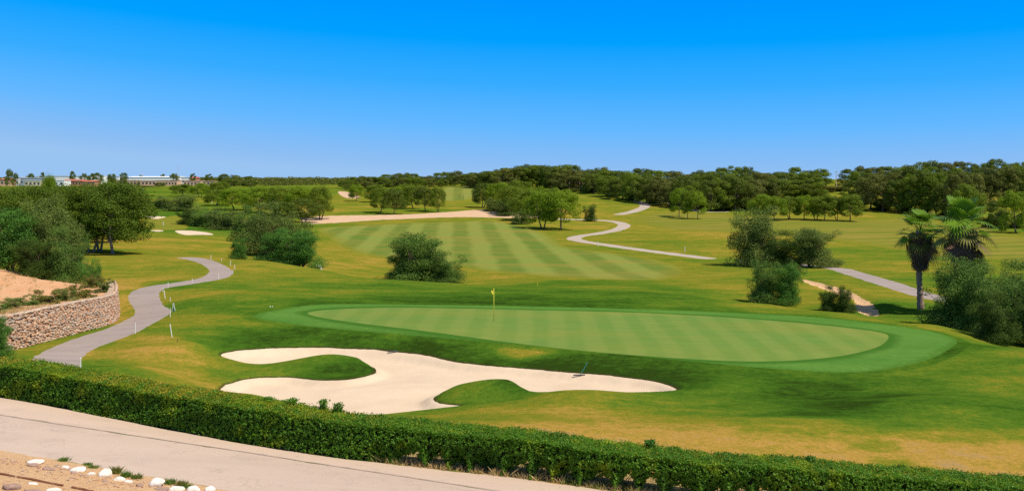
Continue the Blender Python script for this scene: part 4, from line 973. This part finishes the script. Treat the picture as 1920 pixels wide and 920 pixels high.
# rusty edging strips
for (x0, y0, x1, y1, lb) in [(0, 889, 118, 911, 'rusty metal edging strip lying on the orange dirt at left'), (135, 914, 175, 922, 'short rusty edging strip at the bottom beside the rocks')]:
    a = np.array(on(x0-10 if x0 == 0 else x0, y0-2 if x0 == 0 else y0)); b = np.array(on(x1, y1)); P = [a+(b-a)*t for t in np.linspace(0, 1, 8)]
    mb = MB(); mb.tube([(p[0], p[1], ground(*p)+.02+.01*math.sin(i*2)) for i, p in enumerate(P)], [.03]*8, 5)
    tag(mb.build('edging_strip', flat('rusty_strip', (.22, .09, .05), .9, .3)), lb, 'edging')
def tuft(px, py, n, rad, h, mat, label, name='grass_tuft', cat='grass tuft', group='weeds among the boulders'):
    x, y = on(px, py); r = np.random.default_rng(px*7+py)
    o_ = r.normal(size=(n, 2))*rad; hh = r.uniform(.4, 1, n)*h; l_ = r.normal(size=(n, 2))*h*.35; w_ = r.normal(size=(n, 2)); w_ = w_/np.linalg.norm(w_, axis=1, keepdims=True)*.008
    z0 = ground(x, y); b = np.c_[o_, np.zeros(n)]
    V = np.stack([b-np.c_[w_, np.zeros(n)], b+np.c_[w_, np.zeros(n)], b+np.c_[l_*.5+w_*.6, hh*.6], b+np.c_[l_, hh]], 1).reshape(-1, 3)
    tag(obj(name, mesh_from(name, V, np.arange(4*n).reshape(-1, 4), M[mat]), None, (x, y, z0)), label, cat, group)
for px, py, n, rd, h, mt, lb in [(119,863,60,.12,.10,'bush','thin green weed at the road edge, farthest left'),(164,871,30,.06,.07,'bush','little dark weed at the road edge'),(218,886,160,.12,.2,'yellowbush','yellow green weed right of the tall white boulder'),(236,893,160,.16,.17,'bush','green weed tuft beside the flat white stone'),(256,896,80,.1,.14,'bush_grey','spiky weed left of the large domed boulder'),
   (318,906,90,.12,.16,'bush','weed behind the large domed boulder'),(340,910,90,.14,.16,'yellowbush','yellow weed behind the pale boulder'),(352,914,50,.1,.12,'bush','last weed of the row near the frame bottom'),(175,876,120,.08,.08,'bush_grey','low weed above the small white stone')]:
    tuft(px, py, max(n, 240), min(rd, .07), h, mt, lb)
# dry tufts on the dirt bank and on the verge under the hedge
r = np.random.default_rng(77); Vs = []; Qs = []; nn = 0
for i in range(6500):
    if i < 2300:
        px = r.uniform(-40, 200); d = r.uniform(64, 92); x, y = at(px, d); h = r.uniform(.12, .4); z = ground(x, y)
        if z < CAMZ-8.9 or r.random() < .85 and d > 68: continue
    else:
        s = r.uniform(0, HLEN); p = (hpos(np.array([s]))-hnrm(np.array([s]))*(r.uniform(.02, .35) if i % 2 and s > s640 else r.uniform(.3, 2.3)))[0]; x, y = p; z = ground(x, y); h = r.uniform(.08, .28)
    n = 6; l_ = r.normal(size=(n, 2))*h*.4; w_ = r.normal(size=(n, 2)); w_ = w_/np.linalg.norm(w_, axis=1, keepdims=True)*.012
    b = np.c_[r.normal(size=(n, 2))*.05, np.zeros(n)]+np.array([x, y, z]); hh = r.uniform(.5, 1, n)*h
    V = np.stack([b-np.c_[w_, np.zeros(n)], b+np.c_[w_, np.zeros(n)], b+np.c_[l_*.5+w_*.6, hh*.6], b+np.c_[l_, hh]], 1).reshape(-1, 3)
    Vs.append(V); Qs.append(np.arange(4*n).reshape(-1, 4)+nn); nn += len(V)
drym = leaf_mat('dry_grass_blades', (.46, .33, .13), (.66, .48, .22), (.26, .28, .06), 1, .3, .8, .6)
tag(obj('dry_grass', mesh_from('dry_grass', np.concatenate(Vs), np.concatenate(Qs), drym)), 'dry straw grass on the dirt bank and beneath the hedge', 'grass', kind='stuff')

# ------------------------------------------------------------------ palms
def palm(px, d, ycen, wpx, seed, label, skirt_h, base_visible=True):
    x, y = at(px, d); g = ground(x, y)-.1; R = wpx/F*d/2; zc = CAMZ-(ycen-HZ)/F*d-g
    o = empty('palm_tree', (x, y, g)); tag(o, label, 'palm', 'fan palms on the right'); r = np.random.default_rng(seed)
    mb = MB(); N = 34
    P = [(.15*math.sin(i/N*2+seed), .05*math.sin(i/N*3), zc*i/(N-1)) for i in range(N)]
    mb.tube(P, [.30-.08*min(1, i/8)+(.035 if i % 2 else -.01)+r.uniform(-.02, .02) for i in range(N)], 10)
    for i in range(60):   # old leaf bases
        z = r.uniform(.1, zc*.9); a = r.uniform(0, 6.28); c = np.array([P[int(z/zc*(N-1))][0]+math.cos(a)*.22, P[int(z/zc*(N-1))][1]+math.sin(a)*.22, z])
        mb.tube([c, c+np.array([math.cos(a)*.12, math.sin(a)*.12, .12])], [.05, .015], 4)
    mb.build('trunk', bark_mat('palm_bark', (.13, .08, .06), (.38, .27, .21)) if 'pb' not in M else M['pb'], o, True)
    # skirt of dead fronds
    n = 2600; z = r.random(n); a = r.uniform(0, 6.28, n); rad = (.42+.42*np.sin(np.clip(1-z, 0, 1)*2.2)*(1-z*.3)+.1*r.normal(size=n))*R*.42
    b = np.c_[np.cos(a)*rad, np.sin(a)*rad, zc-.2-z*skirt_h]; tdir = unit(np.c_[np.cos(a)*.2, np.sin(a)*.2, -np.ones(n)]+r.normal(size=(n, 3))*.18); nn_ = unit(np.c_[np.cos(a), np.sin(a), np.zeros(n)]+r.normal(size=(n, 3))*.3)
    bb = np.cross(tdir, nn_); L = r.uniform(.25, .6, n)[:, None]; w_ = .035
    V = np.stack([b-bb*w_, b+bb*w_, b+tdir*L+bb*w_*.3, b+tdir*L-bb*w_*.3], 1).reshape(-1, 3)
    obj('dead_leaf_skirt', mesh_from('palm_skirt', V, np.arange(4*n).reshape(-1, 4), M['skirt']), o)
    NF = 38
    for i in range(NF):
        t = (i+.5)/NF; el = math.radians(85-130*t**1.05+r.uniform(-14, 14)); az = i*2.39996+seed+r.uniform(-.2, .2)
        dr = np.array([math.cos(az)*math.cos(el), math.sin(az)*math.cos(el), math.sin(el)]); L = R*.60*r.uniform(.75, 1.15); c0 = np.array([0, 0, zc-.1-.35*t])
        tip = c0+dr*L+np.array([0, 0, -.12*L*t]); side = unit(np.cross(dr, [0, 0, 1.])); up = np.cross(side, dr)
        mb = MB(); mb.tube([c0, (c0+tip)/2+np.array([0, 0, .04]), tip], [.03, .022, .016], 5)
        tw = math.radians(r.uniform(-5, 60)-10*(1-t)); dr2 = dr*math.cos(tw)-up*math.sin(tw); up2 = np.cross(side, dr2)
        nb = 24; FL = R*.54*r.uniform(.65, 1.1); cup = .3+.7*t+r.uniform(-.15, .25)
        for k in range(nb):
            ph = (k/(nb-1)-.5)*math.radians(250); q = dr2*math.cos(ph)+side*math.sin(ph); q = unit(q+up2*.18*abs(math.sin(ph)))
            Lk = FL*(1-.25*abs(ph)/2.2)*r.uniform(.9, 1.05)
            m1 = tip+q*Lk*.55; e1 = tip+q*Lk*.88+np.array([0, 0, -Lk*cup*.16]); e2 = tip+q*Lk*.98+np.array([0, 0, -Lk*cup*.40])
            sd_ = unit(np.cross(q, up2))
            w1 = Lk*.55*math.radians(250)/nb*.52
            mb.add([tip, tip, m1-sd_*w1, m1+sd_*w1+up2*.02, e1-sd_*w1*.45, e1+sd_*w1*.45, e2, e2+sd_*.004], [[0, 2, 3, 1], [2, 4, 5, 3], [4, 6, 7, 5]])
        mat = M['palm_green'] if t < .62 or r.random() < .3 and t < .8 else M['palm_old'] if t < .88 else M['skirt']
        obj('frond', mb.mesh('palm_frond', mat), o)
    return o
M['pb'] = bark_mat('palm_bark', (.18, .115, .085), (.48, .35, .27))
M['palm_green'] = leaf_mat('palm_frond_green', (.08, .18, .010), (.22, .37, .025), None, 1, .3, .45)
M['palm_old'] = leaf_mat('palm_frond_old', (.14, .16, .03), (.30, .27, .07), None, 1, .3, .6)
M['skirt'] = leaf_mat('dead_palm_leaves', (.09, .05, .035), (.26, .16, .11), None, 1, .15, .9)
palm(1726, 94, 432, 104, 3, 'shorter fan palm with a brown skirt and a clear scaly trunk', 2.9)
palm(1806, 90, 424, 126, 8, 'taller fan palm rising out of the bushes', 3.6)

# ------------------------------------------------------------------ flagstick, rakes, stakes
x, y = on(926, 601); g = ground(x, y)
fs = empty('flagstick', (x, y, g)); tag(fs, 'yellow flagstick with a limp yellow flag on the putting green', 'flagstick')
mb = MB(); mb.tube([(0, 0, -.1), (0, 0, 2.16)], [.022, .018], 8); mb.build('pole', M['yellow'], fs, True)
gx, gz = np.meshgrid(np.linspace(0, 1, 9), np.linspace(0, 1, 7)); V = np.stack([-.02-gx*.24, .05*np.sin(gx*7+gz*2), 2.08-gz*.26*(1-.3*gx)-gx*.10-.04*np.sin(gx*5)], -1).reshape(-1, 3)
Vb = V+np.array([0, .006, 0]); Q = [[r_*9+c, r_*9+c+1, (r_+1)*9+c+1, (r_+1)*9+c] for r_ in range(6) for c in range(8)]
mb = MB(); mb.add(V, Q); mb.add(Vb, np.array(Q)[:, ::-1]); mb.build('flag', M['yellow'], fs, True)
mb = MB(); mb.tube([(0, 0, .004), (0, 0, .012)], [.055, .055], 14); mb.build('hole_cup', M['darkmetal'], fs)
def rake(px, py, label, ang):
    x, y = on(px, py); o = empty('bunker_rake', (x, y, ground(x, y)+.02), ang); tag(o, label, 'rake', 'rakes in the bunker')
    mb = MB(); mb.box((0, 0, .05), (.62, .05, .06))
    for k in range(13): mb.tube([(-.28+k*.0467, 0, .04), (-.28+k*.0467, 0, -.03)], [.008, .004], 4)
    mb.build('head', M['darkmetal'], o)
    p = [np.array([.05, .02, .07]), np.array([.35, .85, .22]), np.array([.62, 1.65, .45])]
    mb = MB(); mb.tube(p, [.018, .018, .016], 6); mb.build('handle', M['teal'], o)
rake(737, 661, 'rake with teal handle at the top left edge of the bunker', 0)
rake(1086, 705, 'rake with teal handle near the narrow right arm of the bunker', .05)
def stake(px, py, h, mat, label, dmin=24, r_=.035, lean=0, cat='stake', group='marker stakes along the path'):
    x, y = on(px, py, dmin); o = empty('marker_stake', (x, y, ground(x, y))); o.rotation_euler = (0, lean, 0); tag(o, label, cat, group)
    mb = MB(); mb.tube([(0, 0, -.05), (0, 0, h*.94)], [r_, r_], 8); mb.build('post', mat, o)
    mb = MB(); mb.tube([(0, 0, h*.94), (0, 0, h)], [r_*1.25, r_*.8], 8); mb.build('cap', mat, o)
for px, py, h, ln, lb in [(395.5,487,.55,0,'white stake farthest along the path, past its upper bend'),(415,490,.35,0,'short white stake at the outside of the upper bend'),(432,498,.55,0,'white stake outside the upper bend, right of the short one'),(440.5,505,.5,-.1,'leaning white stake outside the upper bend'),(436.5,514,.45,0,'white stake where the upper bend turns back'),
   (410,523,.5,-.06,'white stake on the inner lower edge of the upper bend'),(360.5,529,.35,0,'short white stake in the middle of the path straight'),(315,540,.5,0,'white stake at the start of the lower bend'),(305.5,548,.4,0,'short white stake left of the tall one at the lower bend'),(309.5,560,.65,-.12,'tilted white stake inside the lower bend'),
   (319,565,.35,0,'thin grey stake above the green edged post'),(319,594,.6,0,'white stake at the tip of the lower bend'),(322.5,632,.8,-.15,'tall leaning white stake alone on the slope'),(253.5,625,.65,0,'pale stake at the lower right edge of the path'),(151,692,.55,0,'white stake beside the path just behind the hedge'),(333,641,.18,0,'tiny dark stub right of the leaning white stake')]:
    stake(px, py, h, M['darkmetal'] if 'dark' in lb else M['white'], lb, lean=ln, r_=.028 if h > .4 else .022)
# little bin-like rack with teal frame by the path
x, y = on(326, 583); o = empty('litter_stand', (x, y, ground(x, y))); tag(o, 'small white stand with green base beside the lower bend of the path', 'stand')
mb = MB(); mb.tube([(-.1, 0, 0), (-.06, 0, .58)], [.02, .02], 6); mb.tube([(.1, 0, 0), (-.02, 0, .6)], [.02, .02], 6); mb.build('frame', M['white'], o)
mb = MB(); mb.tube([(0, 0, 0), (0, 0, .22)], [.05, .06], 10); mb.build('basket', M['teal'], o)
for px, py, h, lb, m_, dm in [(1007.5,537,.5,'yellow stake behind the middle of the green','yellow',92),(1233.5,557,.35,'left yellow stake of the pair behind the green','yellow',92),(1264,557,.42,'right yellow stake of the pair behind the green','yellow',92),(1753,582,.8,'pale yellow stake at the foot of the shorter palm','yellow',84),
   (1284,472,.85,'white stake on the rough right of the winding path','white',120),(1163,434,.8,'white stake beside the upper bend of the winding path','white',150),(1121,461,.8,'white stake beside the lower bend of the winding path','white',150),(1015,428,.8,'white stake left of the twin trunked pine','white',150),
   (306,423,.9,'thin white flagstick on the distant left green','white',150),(861,373,1.6,'dark post on the far central fairway','darkmetal',300),(869,374,1.2,'second dark post right of the far fairway post','darkmetal',300),(269,358,1.5,'tiny white marker on the far left fairway','white',350),(397,382,2.6,'pale post among the mid left pines','white',240)]:
    stake(px, py, h, M[m_], lb, dm, .05 if py < 480 else .022, group='marker stakes out on the course')
# low wire between the yellow pair
a = on(1235, 557, 92); b = on(1264, 557, 92)
# small white marker left of the green
x, y = on(508, 575); mb = MB(); mb.tube([(-.06, 0, 0), (-.05, 0, .06)], [.05, .04], 8); mb.tube([(.10, .02, 0), (.10, .02, .05)], [.04, .03], 8); mb.build('sprinkler', M['white'], None, False, (x, y, ground(x, y)))
tag(bpy.context.scene.collection.objects[-1], 'small white sprinkler head on the grass left of the green', 'sprinkler')
# white tee marker near the wood
x, y = on(1394, 383, 240); o = empty('tee_sign', (x, y, ground(x, y))); tag(o, 'small white sign at the foot of the wood', 'sign')
mb = MB(); mb.box((0, 0, .85), (.55, .08, .7)); mb.build('board', M['white'], o); mb = MB(); mb.tube([(-.18, 0, 0), (-.18, 0, .55)], [.04, .04], 6); mb.tube([(.18, 0, 0), (.18, 0, .55)], [.04, .04], 6); mb.build('leg', M['white'], o)
# pale rocks at the foot of the thicket
for i, (px, py, wd, h, lb) in enumerate([(596,502,12,9,'pale rock at the right foot of the emerald bush'),(601,505,8,6,'small pale rock right of the other by the emerald bush')]): rock(px, py, wd, h, rock_w, lb, 'rock', 'pale rocks by the thicket', 200+i, 'rock')

# ------------------------------------------------------------------ buildings on the far left plain
M['w_white'] = flat('white_render', (.85, .84, .82), .8, .04, .3); M['w_peach'] = flat('peach_render', (.66, .42, .28), .85, .06, .3); M['w_orange'] = flat('terracotta_render', (.58, .27, .17), .85, .08, .3)
M['roof_red'] = flat('red_tiles', (.48, .16, .10), .85, .12, 1); M['roof_white'] = flat('white_roof', (.82, .82, .82), .7, .03, .3); M['w_blue'] = flat('blue_grey_render', (.34, .42, .48), .8, .06, .3)
M['glass'] = flat('dark_glass', (.05, .07, .08), .2, .05, 1, .5); M['w_cream'] = flat('cream_render', (.70, .60, .40), .85, .05, .3)
def building(px0, px1, yt, yb, d, wall_m, roof_m, label, cat='building', rows=1, nwin=0, depth=12, pitch=0, group=None, parapet=.25):
    x0, x1 = (px0-960)/F*d, (px1-960)/F*d; W = x1-x0; xc = (x0+x1)/2; g = min(ground(xc, d), CAMZ-(yb-HZ)/F*d)-.5
    H = CAMZ-(yt-HZ)/F*d-g; o = empty('building', (xc, d+depth/2, g)); tag(o, label, cat, group)
    hw = H-(pitch if pitch else parapet)
    mb = MB(); mb.box((0, 0, hw/2), (W, depth, hw)); mb.build('wall', M[wall_m], o)
    mb = MB()
    if pitch:
        a, b = W/2+.4, depth/2+.4; mb.add([(-a, -b, hw), (a, -b, hw), (a, b, hw), (-a, b, hw), (-a, 0, hw+pitch), (a, 0, hw+pitch)], [[0, 1, 5, 4], [2, 3, 4, 5], [0, 3, 2, 1]], [[0, 4, 3], [1, 2, 5]])
    else: mb.box((0, 0, hw+parapet/2), (W+.5, depth+.5, parapet))
    mb.build('roof', M[roof_m], o)
    if nwin:
        for r_ in range(rows):
            for k in range(nwin):
                wx_ = -W/2+W*(k+.5)/nwin; zc = hw*(r_+.55)/rows
                ww, wh = min(1.6, W/nwin*.5), min(1.5, hw/rows*.45)
                mb = MB(); mb.box((wx_, -depth/2-.03, zc), (ww, .1, wh)); mb.build('window', M['glass'], o)
    return o
G = 'far buildings beyond the left pines'
building(20,38,332,341,820,'w_white','roof_white','white cube house with open front at the far left','house',nwin=1,group=G)
building(38,92,333,341,815,'w_blue','roof_white','blue grey low block with a row of dark windows','building',nwin=9,group=G)
building(0,16,334,343,800,'w_peach','roof_red','peach house with red roof cut by the left edge','house',nwin=2,pitch=1,group=G)
building(70,176,329.5,333.5,890,'w_white','roof_white','long white shed roof left of the skyline trees','shed',depth=30,group=G)
building(46,76,338,343,780,'w_cream','roof_white','cream low house in front of the blue grey block','house',nwin=4,group=G)
building(90,120,338,345,770,'w_white','roof_white','white house with green shuttered door above the left pines','house',nwin=3,group=G)
for i, (a, b, t, bt) in enumerate([(118,134,336,345),(135,152,336.5,345),(153,178,338,344)]):
    building(a,b,t,bt,790,'w_orange','roof_red',['left terracotta terrace house above the pines','middle terracotta terrace house above the pines','right terracotta terrace house above the pines'][i],'house',nwin=3,pitch=.9,group='terracotta terrace houses')
building(171,186,330.5,334.5,950,'w_white','roof_white','small white cube house on the skyline','house',nwin=2,group=G)
building(218,223,330.5,334,950,'w_white','roof_white','tiny white hut on the skyline','house',group=G)
building(238,332,330.5,337,930,'w_white','roof_white','long white greenhouse roof on the skyline','greenhouse',depth=30,pitch=.8,group=G)
for i, (a, b, t, bt) in enumerate([(218,256,338,346),(258,292,338.5,348),(293,332,338,349),(344,376,338.5,349),(380,401,339,346)]):
    building(a,b,t,bt,860-i*8,'w_peach','w_peach',['first','second','third','fourth','last'][i]+' peach coloured block from the left in the long terrace','building',nwin=[6,5,7,5,3][i],group='peach terrace blocks')
building(238,256,350,360,700,'w_peach','w_orange','lower peach house in front of the terrace','house',nwin=3,group=G)
building(340,354,332.5,339,900,'w_white','roof_white','white house left of the red roofed one','house',nwin=2,group=G)
building(353,367,331,337,905,'w_orange','roof_red','red roofed house on the skyline','house',nwin=2,pitch=1.6,group=G)
for px, yt, d, lb in [(334,311,880,'thin tall pole between white roof and white house'),(267,323,940,'thin mast above the long white roof'),(1568,322,400,'thin pole standing in the gap of the wood')]:
    x, y = at(px, d); g = ground(x, y); h = CAMZ-(yt-HZ)/F*d-g; o = empty('pole', (x, y, g)); tag(o, lb, 'pole')
    mb = MB(); mb.tube([(0, 0, 0), (0, 0, h)], [.16, .10], 6); mb.build('shaft', M['w_peach'], o)
    mb = MB(); mb.box((0, 0, h), (1.0, .12, .12)); mb.build('crossarm', M['darkmetal'], o)
